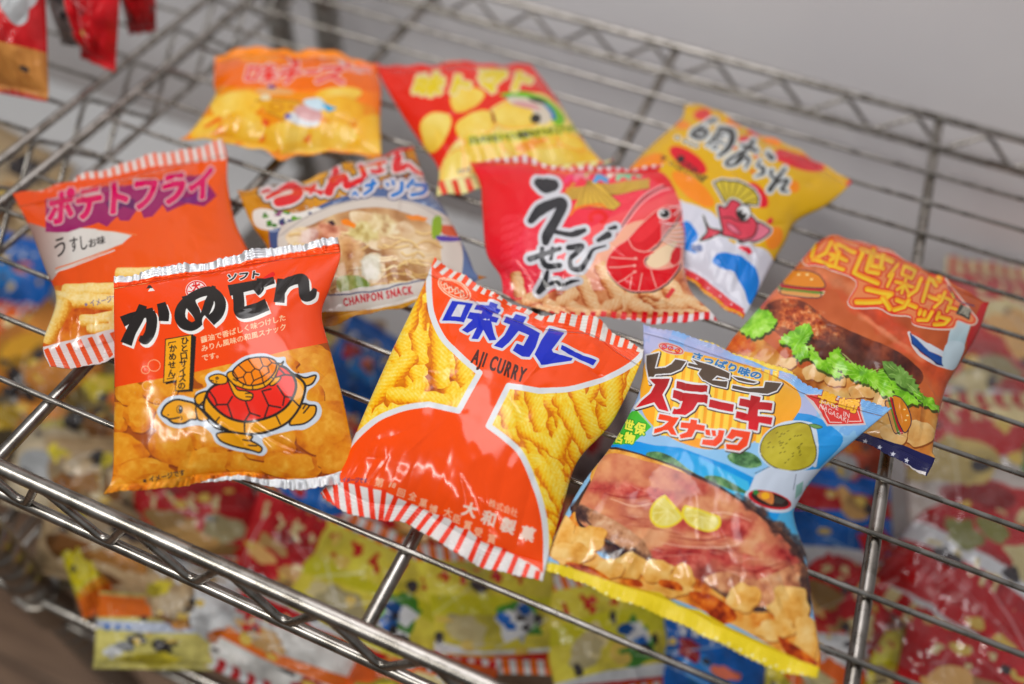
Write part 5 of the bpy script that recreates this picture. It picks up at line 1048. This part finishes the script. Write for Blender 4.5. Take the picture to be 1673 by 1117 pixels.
# ---------------------------------------------------------------- the setting: wall, floor, posts, neighbouring and lower shelves
def wall_mat():
    m, n, l, b = mat_new('painted_wall'); b.inputs['Roughness'].default_value = .75
    x = noise_bump(n, l, b, 6, .05, .002); r = n.new('ShaderNodeValToRGB')
    r.color_ramp.elements[0].position = .35; r.color_ramp.elements[0].color = (.78, .765, .79, 1); r.color_ramp.elements[1].position = .65; r.color_ramp.elements[1].color = (.83, .815, .83, 1)
    l.new(x.outputs['Fac'], r.inputs[0]); l.new(r.outputs[0], b.inputs['Base Color']); return m
def wood_mat():
    m, n, l, b = mat_new('wood_planks'); b.inputs['Roughness'].default_value = .45
    t = n.new('ShaderNodeTexCoord'); mp_ = n.new('ShaderNodeMapping'); mp_.inputs['Scale'].default_value = (1, 9, 1)
    x = n.new('ShaderNodeTexNoise'); x.inputs['Scale'].default_value = 6; x.inputs['Detail'].default_value = 6
    l.new(t.outputs['Object'], mp_.inputs[0]); l.new(mp_.outputs[0], x.inputs['Vector'])
    r = n.new('ShaderNodeValToRGB'); r.color_ramp.elements[0].position = .3; r.color_ramp.elements[0].color = (.14, .075, .04, 1); r.color_ramp.elements[1].position = .7; r.color_ramp.elements[1].color = (.34, .21, .13, 1)
    k = n.new('ShaderNodeTexBrick'); k.inputs['Scale'].default_value = 5; k.inputs['Brick Width'].default_value = 3.4; k.inputs['Row Height'].default_value = .38; k.inputs['Mortar Size'].default_value = .008
    k.inputs['Mortar'].default_value = (.04, .025, .015, 1); l.new(t.outputs['Object'], k.inputs['Vector']); l.new(x.outputs['Fac'], r.inputs[0]); l.new(r.outputs[0], k.inputs['Color1']); l.new(r.outputs[0], k.inputs['Color2'])
    l.new(k.outputs['Color'], b.inputs['Base Color']); return m
WALL = wall_mat()
mb = MB(); mb.box((0, .665, .2), (7, .08, 2.4)); tag(mb.build('wall', WALL), kind='structure')
mb = MB(); mb.box((0, -.6, -.86), (8, 4, .02)); tag(mb.build('floor', wood_mat()), kind='structure')
ZL = -.31
G_SH = 'wire shelves of the rack'
wire_shelf('wire_shelf', 'wire shelf below, half hidden under rows of blurred snack packs', -.153, 1.05, -.081, .541, ZL, first=-.031, bars=(0, .25, .5, .75, 1.0))
wire_shelf('wire_shelf', 'neighbouring wire shelf at the far left carrying red packs', -1.1, -.188, -.081, .541, 0, first=-.031, bars=(-.9, -.65, -.4), group=G_SH)
wire_shelf('wire_shelf', 'lower wire shelf at the far left under a pale board', -1.1, -.188, -.081, .541, ZL, first=-.031, bars=(-.9, -.65, -.4), group=G_SH)
def post(x, y, label):
    e = empty('shelf_post', (x, y, -.85), label, 'post', 'posts of the rack'); L = Vector(e.location)
    zs, rs = [-.84], [.0145]
    for k in range(68):
        z = -.83+k*.0254; zs += [z-.0016, z-.0010, z+.0010, z+.0016]; rs += [.0145, .0133, .0133, .0145]
    m = MB(); m.tube([(x, y, z) for z in zs+[.9]], rs+[.0145], 24); m.build('tube', POSTM, e, L)
    for z in (-.33, .0-.018):
        m = MB(); m.tube([(x, y, z-.02), (x, y, z+.02)], [.0195, .0175], 24); m.build('collar', POSTM, e, L)
    m = MB(); m.tube([(x, y, -.85), (x, y, -.84)], .016, 20); m.build('foot', DARKM, e, L)
POSTM = plain('grey_steel', (.36, .34, .31), .32, 1); DARKM = plain('dark_groove', (.05, .045, .04), .6)
post(-.110, -.075, 'slanting dark steel post at the lower left corner')
post(-.140, .535, 'grey rear post behind the orange cheese bag')
post(-.205, .535, 'grey post of the neighbouring rack, beside the rear post')
BOARD = plain('white_board', (.60, .60, .60), .6)
for a, b, y0, lab in ((-.12, 1.04, .29, 'pale board lying along the back of the lower shelf'), (-1.09, -.2, .20, 'pale board on the lower shelf at the far left')):
    mb = MB(); mb.box(((a+b)/2, (y0+.535)/2, ZL+.006), (b-a, .535-y0, .004), 0, .001); o = mb.build('shelf_board', BOARD); tag(o, lab, 'board')
# ---------------------------------------------------------------- blurred stock
def sheet(base, seed, bands=(), blobs=(), ends=None, words=(), n=260):
    A = Art(0, 0, 100, 110, n/100., base); r = np.random.RandomState(seed)
    mk = A.mask_px([A.tx([(-5, -5), (105, -5), (105, 115), (-5, 115)])]); b = np.asarray(base, float)
    A.grain(mk, [b*.72, b, np.minimum(b*1.12+14, 250)], 22, seed, .1, .9)
    for v0, v1, c in bands: A.poly(c, [(0, 110-v0*110+r.uniform(-5, 5)), (50, 110-v0*110+r.uniform(-5, 5)), (100, 110-v0*110+r.uniform(-5, 5)), (100, 110-v1*110+r.uniform(-5, 5)), (40, 110-v1*110+r.uniform(-5, 5)), (0, 110-v1*110+r.uniform(-5, 5))])
    for u, v, ru, rv, c in blobs:
        for q in range(3):
            cc = np.clip(np.asarray(c)*r.uniform(.7, 1.12), 0, 248); A.poly(cc, blob((u*100+r.uniform(-9, 9), 110-v*110+r.uniform(-9, 9)), ru*100*r.uniform(.4, .95), rv*110*r.uniform(.4, .95), r.randint(999), 12, .3), smooth=4)
    for u, v, w, c in words:
        x, y = u*100, 110-v*110; sl = r.uniform(-.25, .25)
        for k in range(r.randint(3, 6)):
            g = r.uniform(10, 17)*w
            for q in range(r.randint(2, 5)): A.line(c, [(x+r.uniform(0, g), y+r.uniform(-g, g)), (x+r.uniform(0, g), y+r.uniform(-g, g))], r.uniform(3, 5.5)*w, cap=False)
            x += g*1.5; y += g*sl
    for q in range(9): A.line([(240, 240, 238), (60, 56, 60), (226, 200, 90)][q % 3], [(r.uniform(5, 95), r.uniform(15, 95))]+[(r.uniform(5, 95), r.uniform(15, 95))], r.uniform(.6, 2.2), alpha=.5) if q % 3 == 0 else A.poly([(236, 236, 234), (64, 58, 60), (222, 190, 90)][q % 3], blob((r.uniform(10, 90), r.uniform(20, 92)), r.uniform(2, 7), r.uniform(2, 6), q+seed, 8, .3), smooth=3)
    if ends:
        c0, c1, k = ends
        for y0, y1 in ((0, 13), (97, 110)):
            A.poly(c0, [(0, y0), (100, y0), (100, y1), (0, y1)])
            for i in range(k): A.line(c1, [((i+.5)*100/k, y0-1), ((i+.5)*100/k, y1+1)], 50/k, cap=False)
    return A.a
def pack(q, z, H, arr, label, seed, group='packs on the lower shelf', N=(60, 66), name='family_pack', rough=.22):
    q = np.array(q, float); r = np.random.RandomState(seed*7+1); c = q.mean(0); a = math.radians(r.uniform(-22, 22)) if group == 'packs on the lower shelf' else 0
    q = c+(q-c)@np.array([[math.cos(a), math.sin(a)], [-math.sin(a), math.cos(a)]])*1.14+r.uniform(-5, 5, (4, 2)); BL, BR, TR, TL = q
    s = Shape([BL, BR], [BR, TR], [TL, TR], [BL, TL], z, H, .06, .06, seed, back=.5, wr=3.)
    return make_bag(name, s, arr, label, 'snack pack', group, N=N, teeth=(20, .006), rough=rough)
RED, TAN, CRM, YEL_, BLU, ORG, GRN, BRN, DRK, PAL = (190, 28, 34), (206, 160, 96), (222, 206, 150), (224, 206, 60), (20, 100, 190), (226, 110, 30), (90, 170, 60), (150, 96, 44), (50, 44, 44), (216, 218, 220)
S_RED = lambda sd: sheet(RED, sd, bands=((.0, .14, PAL),), blobs=((.3, .45, .2, .14, TAN), (.7, .4, .18, .14, CRM), (.5, .25, .2, .1, TAN)), ends=(TAN, RED, 9), words=((.12, .72, .75, CRM),))
S_YEL = lambda sd: sheet((220, 204, 70), sd, bands=((.0, .16, RED), (.16, .22, PAL), (.5, .62, (206, 200, 40))), blobs=((.7, .42, .17, .17, GRN), (.7, .42, .12, .12, PAL), (.66, .46, .07, .05, BLU), (.75, .4, .05, .05, DRK), (.3, .4, .18, .14, CRM)), ends=(PAL, ORG, 10), words=((.15, .75, .7, RED),))
S_ORG = lambda sd: sheet((226, 96, 30), sd, blobs=((.3, .35, .25, .2, YEL_), (.7, .3, .2, .2, TAN), (.6, .6, .16, .1, CRM)), ends=(PAL, RED, 10), words=((.15, .76, .8, PAL),))
S_BLU = lambda sd: sheet(BLU, sd, blobs=((.5, .4, .2, .16, (40, 130, 210)), (.3, .6, .1, .08, RED), (.66, .56, .1, .06, (230, 120, 90))), words=((.2, .72, .6, PAL),))
S_BRN = lambda sd: sheet((176, 150, 112), sd, blobs=((.3, .3, .22, .16, BRN), (.7, .35, .2, .16, (190, 130, 60)), (.45, .6, .24, .14, (206, 184, 150)), (.75, .7, .16, .1, DRK), (.2, .75, .14, .1, YEL_), (.5, .14, .2, .08, (120, 80, 50))))
S_DRK = lambda sd: sheet((92, 78, 56), sd, blobs=((.3, .35, .2, .16, (200, 160, 40)), (.65, .3, .16, .13, BRN), (.6, .65, .2, .13, (190, 120, 40)), (.25, .7, .15, .12, DRK), (.8, .5, .1, .12, (206, 190, 90))), words=((.3, .84, .5, YEL_),))
S_WHT = lambda sd: sheet((214, 212, 208), sd, bands=((.62, .8, RED), (.3, .44, ORG)), blobs=((.4, .5, .2, .08, TAN), (.75, .2, .16, .1, RED)), ends=(PAL, RED, 9), words=((.2, .7, .6, CRM),))
P = [
 (((140, 1005), (205, 965), (150, 845), (100, 880)), (.0, .0, .03, .03), .016, sheet((216, 200, 30), 1, bands=((.0, .2, ORG), (.2, .3, (226, 150, 40)))), 'bright yellow pack with an orange end beside the slanting post'),
 (((165, 1085), (345, 1080), (335, 985), (170, 975)), (.0, .0, .02, .02), .018, sheet((206, 196, 110), 2, bands=((.66, .95, ORG), (.5, .64, (190, 200, 220))), blobs=((.4, .35, .1, .08, DRK), (.66, .32, .1, .09, DRK), (.55, .2, .2, .1, YEL_), (.2, .3, .14, .12, PAL)), words=((.1, .56, .5, BLU),)), 'yellow, orange and blue printed pack lowest on the left'),
 (((70, 935), (262, 960), (258, 850), (90, 800)), (.01, .01, .03, .03), .02, S_BRN(3), 'clear brown cracker pack under the front rail'),
 (((20, 830), (210, 870), (230, 740), (50, 690)), (.0, .01, .03, .03), .02, sheet((196, 180, 150), 4, blobs=((.3, .5, .2, .2, PAL), (.7, .4, .2, .2, (206, 190, 150)), (.5, .75, .2, .1, YEL_))), 'cream pack of pale crackers left of the turtle bag'),
 (((-60, 740), (110, 760), (170, 640), (10, 600)), (.0, .0, .03, .03), .02, S_DRK(5), 'dark pack with yellow print at the left edge'),
 (((90, 740), (230, 760), (260, 600), (120, 590)), (.01, .01, .04, .04), .02, sheet((120, 100, 50), 6, blobs=((.4, .7, .2, .14, (190, 170, 40)), (.6, .35, .2, .2, BRN), (.3, .3, .14, .14, DRK), (.7, .6, .1, .1, ORG))), 'olive and brown pack seen between the wires beside the turtle bag'),
 (((-50, 640), (60, 690), (150, 560), (40, 500)), (.02, .02, .05, .05), .02, sheet((190, 120, 40), 7, blobs=((.4, .5, .2, .2, (206, 150, 40)), (.7, .3, .2, .1, DRK))), 'amber pack below the potato bag'),
 (((-60, 490), (70, 500), (95, 410), (-20, 380)), (.03, .03, .06, .06), .02, S_BLU(8), 'blue pack at the left edge below the end rail'),
 (((530, 650), (640, 690), (660, 560), (560, 530)), (.03, .03, .05, .05), .02, S_BLU(9), 'blue pack in the gap between the turtle bag and the blue-titled bag'),
 (((400, 700), (520, 720), (560, 590), (440, 560)), (.0, .0, .03, .03), .02, S_BRN(10), 'brown pack lying under the turtle bag'),
 (((235, 900), (410, 960), (420, 800), (250, 745)), (.0, .01, .04, .04), .022, S_RED(11), 'red pack with tan bars right of the clear brown crackers'),
 (((400, 960), (560, 1010), (560, 850), (420, 800)), (.01, .01, .05, .05), .022, S_RED(12), 'red pack with tan bars above the lower white pack'),
 (((440, 830), (560, 870), (590, 760), (470, 720)), (.03, .03, .06, .06), .02, sheet(BLU, 13, blobs=((.4, .5, .2, .14, RED), (.7, .6, .15, .15, PAL))), 'blue and red pack under the bottom corner of the turtle bag'),
 (((250, 1010), (360, 1080), (420, 980), (280, 900)), (.0, .0, .03, .03), .02, sheet(PAL, 14, blobs=((.4, .6, .2, .12, (200, 204, 206)), (.8, .3, .1, .1, ORG))), 'clear silvery pack beside the orange printed one'),
 (((350, 1105), (560, 1150), (590, 1000), (390, 960)), (.0, .0, .03, .03), .022, S_WHT(15), 'white pack with red and orange bands at the bottom edge'),
 (((480, 1060), (700, 1100), (730, 910), (510, 850)), (.02, .02, .05, .05), .024, S_YEL(16), 'yellow pack with orange striped end below the blue-titled bag'),
 (((700, 1060), (890, 1110), (900, 930), (710, 880)), (.02, .02, .06, .06), .024, S_YEL(17), 'yellow pack with a green ring print under the long wire'),
 (((560, 1180), (780, 1230), (800, 1060), (600, 1040)), (.0, .0, .03, .03), .022, S_ORG(18), 'orange pack half cut by the bottom edge'),
 (((600, 880), (760, 930), (780, 800), (640, 770)), (.03, .03, .06, .06), .02, S_RED(19), 'red pack behind the cross bar in the middle'),
 (((890, 1110), (1060, 1150), (1100, 960), (920, 920)), (.02, .02, .05, .05), .022, S_YEL(20), 'yellow pack under the dotted yellow seal'),
 (((1040, 1140), (1240, 1200), (1240, 1030), (1070, 990)), (.01, .01, .04, .04), .022, S_BLU(21), 'blue pack below the steak bag'),
 (((1180, 1150), (1400, 1220), (1400, 1060), (1210, 1010)), (.0, .0, .03, .03), .022, S_ORG(22), 'orange pack at the bottom right of the steak bag'),
 (((1300, 1060), (1440, 1090), (1450, 930), (1310, 900)), (.02, .02, .05, .05), .02, S_RED(23), 'red pack left of the right cross bar, lower one'),
 (((1290, 930), (1440, 960), (1450, 800), (1300, 760)), (.03, .03, .07, .07), .02, sheet(BLU, 24, bands=((.0, .3, PAL), (.62, .8, RED)), blobs=((.7, .45, .2, .16, RED), (.6, .7, .16, .1, TAN))), 'blue, red and white pack right of the steak bag'),
 (((1280, 800), (1420, 840), (1440, 720), (1320, 680)), (.04, .04, .07, .07), .02, sheet((170, 70, 46), 25, blobs=((.5, .4, .3, .2, PAL), (.5, .75, .3, .1, ORG))), 'rust coloured pack below the tip of the pale blue bag'),
 (((880, 760), (1000, 800), (1030, 640), (920, 600)), (.0, .0, .02, .02), .02, sheet((150, 130, 128), 26, blobs=((.5, .5, .2, .2, RED), (.3, .3, .1, .1, PAL))), 'grey and red pack in the gap left of the steak bag'),
 (((1440, 1010), (1720, 1120), (1760, 880), (1520, 800)), (.05, .05, .09, .08), .026, sheet(RED, 27, bands=((.0, .16, PAL), (.46, .6, PAL)), blobs=((.3, .7, .2, .12, (130, 130, 60)), (.7, .7, .2, .12, CRM), (.4, .3, .3, .12, (206, 24, 30))), ends=(CRM, RED, 8), words=((.1, .5, .6, CRM),)), 'red pack with cream dashes in the clear sack, lower one'),
 (((1470, 830), (1720, 930), (1750, 700), (1540, 620)), (.06, .06, .1, .09), .026, sheet((206, 196, 186), 28, bands=((.55, .9, RED),), blobs=((.35, .3, .3, .16, RED), (.3, .5, .22, .22, (206, 180, 100)), (.75, .5, .15, .15, GRN), (.8, .45, .09, .08, BLU), (.6, .8, .2, .08, CRM)), ends=(CRM, RED, 9), words=((.1, .82, .6, CRM),)), 'pale, red and tan pack in the clear sack, middle one'),
 (((1520, 650), (1730, 730), (1750, 480), (1590, 420)), (.07, .07, .11, .10), .026, sheet((186, 40, 40), 29, bands=((.0, .2, PAL), (.6, .7, CRM)), blobs=((.5, .55, .25, .2, TAN), (.3, .3, .2, .1, CRM)), ends=(CRM, RED, 9), words=((.2, .8, .6, CRM),)), 'red pack in the clear sack, uppermost one'),
 (((1460, 1190), (1700, 1260), (1740, 1060), (1500, 1010)), (.03, .03, .07, .06), .026, S_RED(30), 'red pack at the bottom right corner'),
]
for i, (q, z, H, arr, lab) in enumerate(P): pack(q, tuple(ZL+.02+k for k in z), H, arr, lab, 40+i)
S_CLR = lambda sd: sheet((206, 208, 210), sd, bands=((.7, .84, (206, 60, 50)),), blobs=((.4, .4, .2, .1, (222, 222, 220)), (.7, .3, .1, .08, TAN)))
FILL = [(165, 900, S_DRK, 'small dark pack under the middle of the left front rail'), (330, 870, S_CLR, 'small clear pack between two red ones under the turtle bag'),
 (215, 790, S_BRN, 'small brown pack left of the turtle bag\'s lower corner'), (480, 930, S_CLR, 'small clear pack among the red ones below the front wire'), (440, 1040, S_RED, 'small red pack at the foot of the white banded pack'),
 (620, 1000, S_ORG, 'small orange pack between the yellow ones'), (680, 870, S_RED, 'small red pack under the striped end of the curry bag'), (770, 860, S_CLR, 'small clear pack just right of the middle cross bar'),
 (860, 1010, S_CLR, 'small clear pack under the long front wire'), (960, 880, S_YEL, 'small yellow pack left of the dotted yellow seal'), (880, 880, S_RED, 'small red pack below the curry bag\'s right corner'),
 (1100, 950, S_DRK, 'small dark pack behind the dotted yellow seal'), (1150, 1060, S_RED, 'small red pack beside the lower blue one'), (1270, 1000, S_CLR, 'small clear pack beside the steak bag\'s right corner'), (1370, 1060, S_CLR, 'small clear pack under the right cross bar'),
 (1250, 1110, S_WHT, 'small white pack at the bottom edge under the wires'), (1360, 860, S_RED, 'small red pack behind the right cross bar'), (1340, 700, S_CLR, 'small clear pack under the star band'), (1480, 940, S_CLR, 'small clear pack left of the clear sack'),
 (1450, 1080, S_YEL, 'small yellow pack left of the clear sack at the bottom'), (560, 590, S_BRN, 'small brown pack high in the gap right of the turtle bag'), (590, 720, S_RED, 'small red pack low in the gap right of the turtle bag'), (200, 600, S_DRK, 'small dark pack beneath the striped end of the potato bag'),
 (20, 560, S_ORG, 'small orange pack at the left edge under the wires'), (945, 690, S_RED, 'small red pack in the gap beside the curry bag'), (300, 1000, S_BRN, 'small brown pack beside the silvery clear one'), (140, 780, S_BRN, 'small tan pack under the left front rail'), (730, 1090, S_RED, 'small red pack at the bottom edge between yellow ones')]
for i, (x, y, S_, lab) in enumerate(FILL):
    pack(((x-58, y+52), (x+62, y+60), (x+66, y-56), (x-54, y-64)), tuple(ZL+.012+.008*(i % 3)+k for k in (0, 0, .03, .03)), .02, S_(200+i), lab, 140+i, N=(44, 48))
NB = 'red packs on the neighbouring shelf'
pack(((-30, 130), (72, 150), (60, -60), (-70, -60)), (.02, .02, .10, .10), .022, sheet((196, 26, 32), 51, bands=((.0, .34, (206, 140, 70)),), blobs=((.8, .7, .2, .3, (200, 204, 206)),)), 'red pack with a tan lower end at the top left corner', 91, NB)
pack(((100, 60), (150, 72), (150, -80), (60, -80)), (.02, .02, .10, .10), .016, sheet((190, 194, 194), 52, blobs=((.5, .3, .1, .1, DRK), (.4, .6, .2, .08, (120, 126, 130)))), 'silver grey pack between two red ones at the top left', 92, NB)
pack(((138, 84), (186, 100), (196, -80), (96, -80)), (.02, .02, .10, .10), .02, sheet((200, 20, 30), 53, blobs=((.1, .5, .1, .4, (206, 206, 206)),)), 'plain red pack with a pointed foot, second from the left at the top', 93, NB)
pack(((212, 44), (250, 44), (250, -90), (180, -90)), (.02, .02, .10, .10), .016, sheet((196, 22, 30), 54), 'small red pack nearest the end rail at the top', 94, NB)
pack(((-80, 340), (70, 380), (110, 260), (-60, 200)), (ZL+.02, ZL+.02, ZL+.05, ZL+.05), .02, S_BRN(55), 'pale brown pack on the far left lower shelf', 95, 'packs on the lower shelf')
# a clear sack round the three red packs at the right
def clear_film():
    m, n, l, b = mat_new('clear_film'); n.remove(b); out = n['Material Output']
    t = n.new('ShaderNodeBsdfTransparent'); t.inputs[0].default_value = (.95, .95, .96, 1); g = n.new('ShaderNodeBsdfGlossy'); g.inputs['Roughness'].default_value = .1
    f = n.new('ShaderNodeLayerWeight'); f.inputs[0].default_value = .25; k = n.new('ShaderNodeMath'); k.operation = 'MULTIPLY_ADD'; k.inputs[1].default_value = .6; k.inputs[2].default_value = .04; x = n.new('ShaderNodeMixShader')
    tx = n.new('ShaderNodeTexCoord'); ns = n.new('ShaderNodeTexNoise'); ns.inputs['Scale'].default_value = 24; u = n.new('ShaderNodeBump'); u.inputs['Strength'].default_value = 1; u.inputs['Distance'].default_value = .012
    l.new(tx.outputs['Object'], ns.inputs['Vector']); l.new(ns.outputs['Fac'], u.inputs['Height']); l.new(u.outputs[0], g.inputs['Normal']); l.new(u.outputs[0], f.inputs['Normal'])
    l.new(f.outputs['Facing'], k.inputs[0]); l.new(k.outputs[0], x.inputs[0]); l.new(t.outputs[0], x.inputs[1]); l.new(g.outputs[0], x.inputs[2]); l.new(x.outputs[0], out.inputs['Surface']); return m
s = Shape([(1420, 1060), (1560, 1130), (1740, 1190)], [(1740, 1190), (1770, 900), (1790, 470)], [(1560, 400), (1660, 420), (1790, 470)], [(1420, 1060), (1440, 760), (1560, 400)], (ZL+.10, ZL+.10, ZL+.16, ZL+.15), .03, .02, .02, 61, back=1.6, wr=2.5)
e = empty('clear_sack', s.ctr, 'clear plastic sack holding red packs at the right edge', 'plastic bag')
u, v = np.meshgrid(np.linspace(0, 1, 60), np.linspace(0, 1, 70), indexing='ij')
link('film', grid_mesh('clear_film', s.front(u, v), loc=s.ctr), e, clear_film())

# ---------------------------------------------------------------- the ten bags on the shelf
BAGS = (('kame', art_kame, 'orange rice cracker bag with two turtles and a big black title', dict(seal_silver=(.75, .75), teeth=(34, .008), wave=(.0018, .002))),
    ('curry', art_curry, 'orange and yellow bag with a blue title and striped ends, front row centre', dict(teeth=(40, .006), wave=(.002, .0025))),
    ('lemon', art_lemon, 'pale blue bag with a steak, lemon slices and a dotted yellow seal', dict(teeth=(44, .008))),
    ('burger', art_burger, 'brown hamburger bag with a dark blue star band along its bottom', dict(teeth=(30, .005))),
    ('ebi', art_ebi, 'red bag with a large prawn and black brush lettering', dict(teeth=(40, .006))),
    ('tai', art_tai, 'yellow bag with a pink fish holding a fan on its head', dict(teeth=(34, .010))),
    ('potato', art_potato, 'orange bag with magenta block lettering and pale potato sticks', dict(teeth=(24, .004))),
    ('chanpon', art_chanpon, 'mustard yellow noodle bowl bag with red lettering behind the turtle bag', dict(teeth=(34, .007))),
    ('cheese', art_cheese, 'orange and cream cheese chip bag, leftmost of the back row', dict(teeth=(30, .005))),
    ('tomato', art_tomato, 'red and cream chip bag with a yellow title beside the orange cheese bag', dict(teeth=(30, .005))))
for key, art, lab, kw in BAGS:
    make_bag('snack_bag', SH[key], art(), lab, **kw)
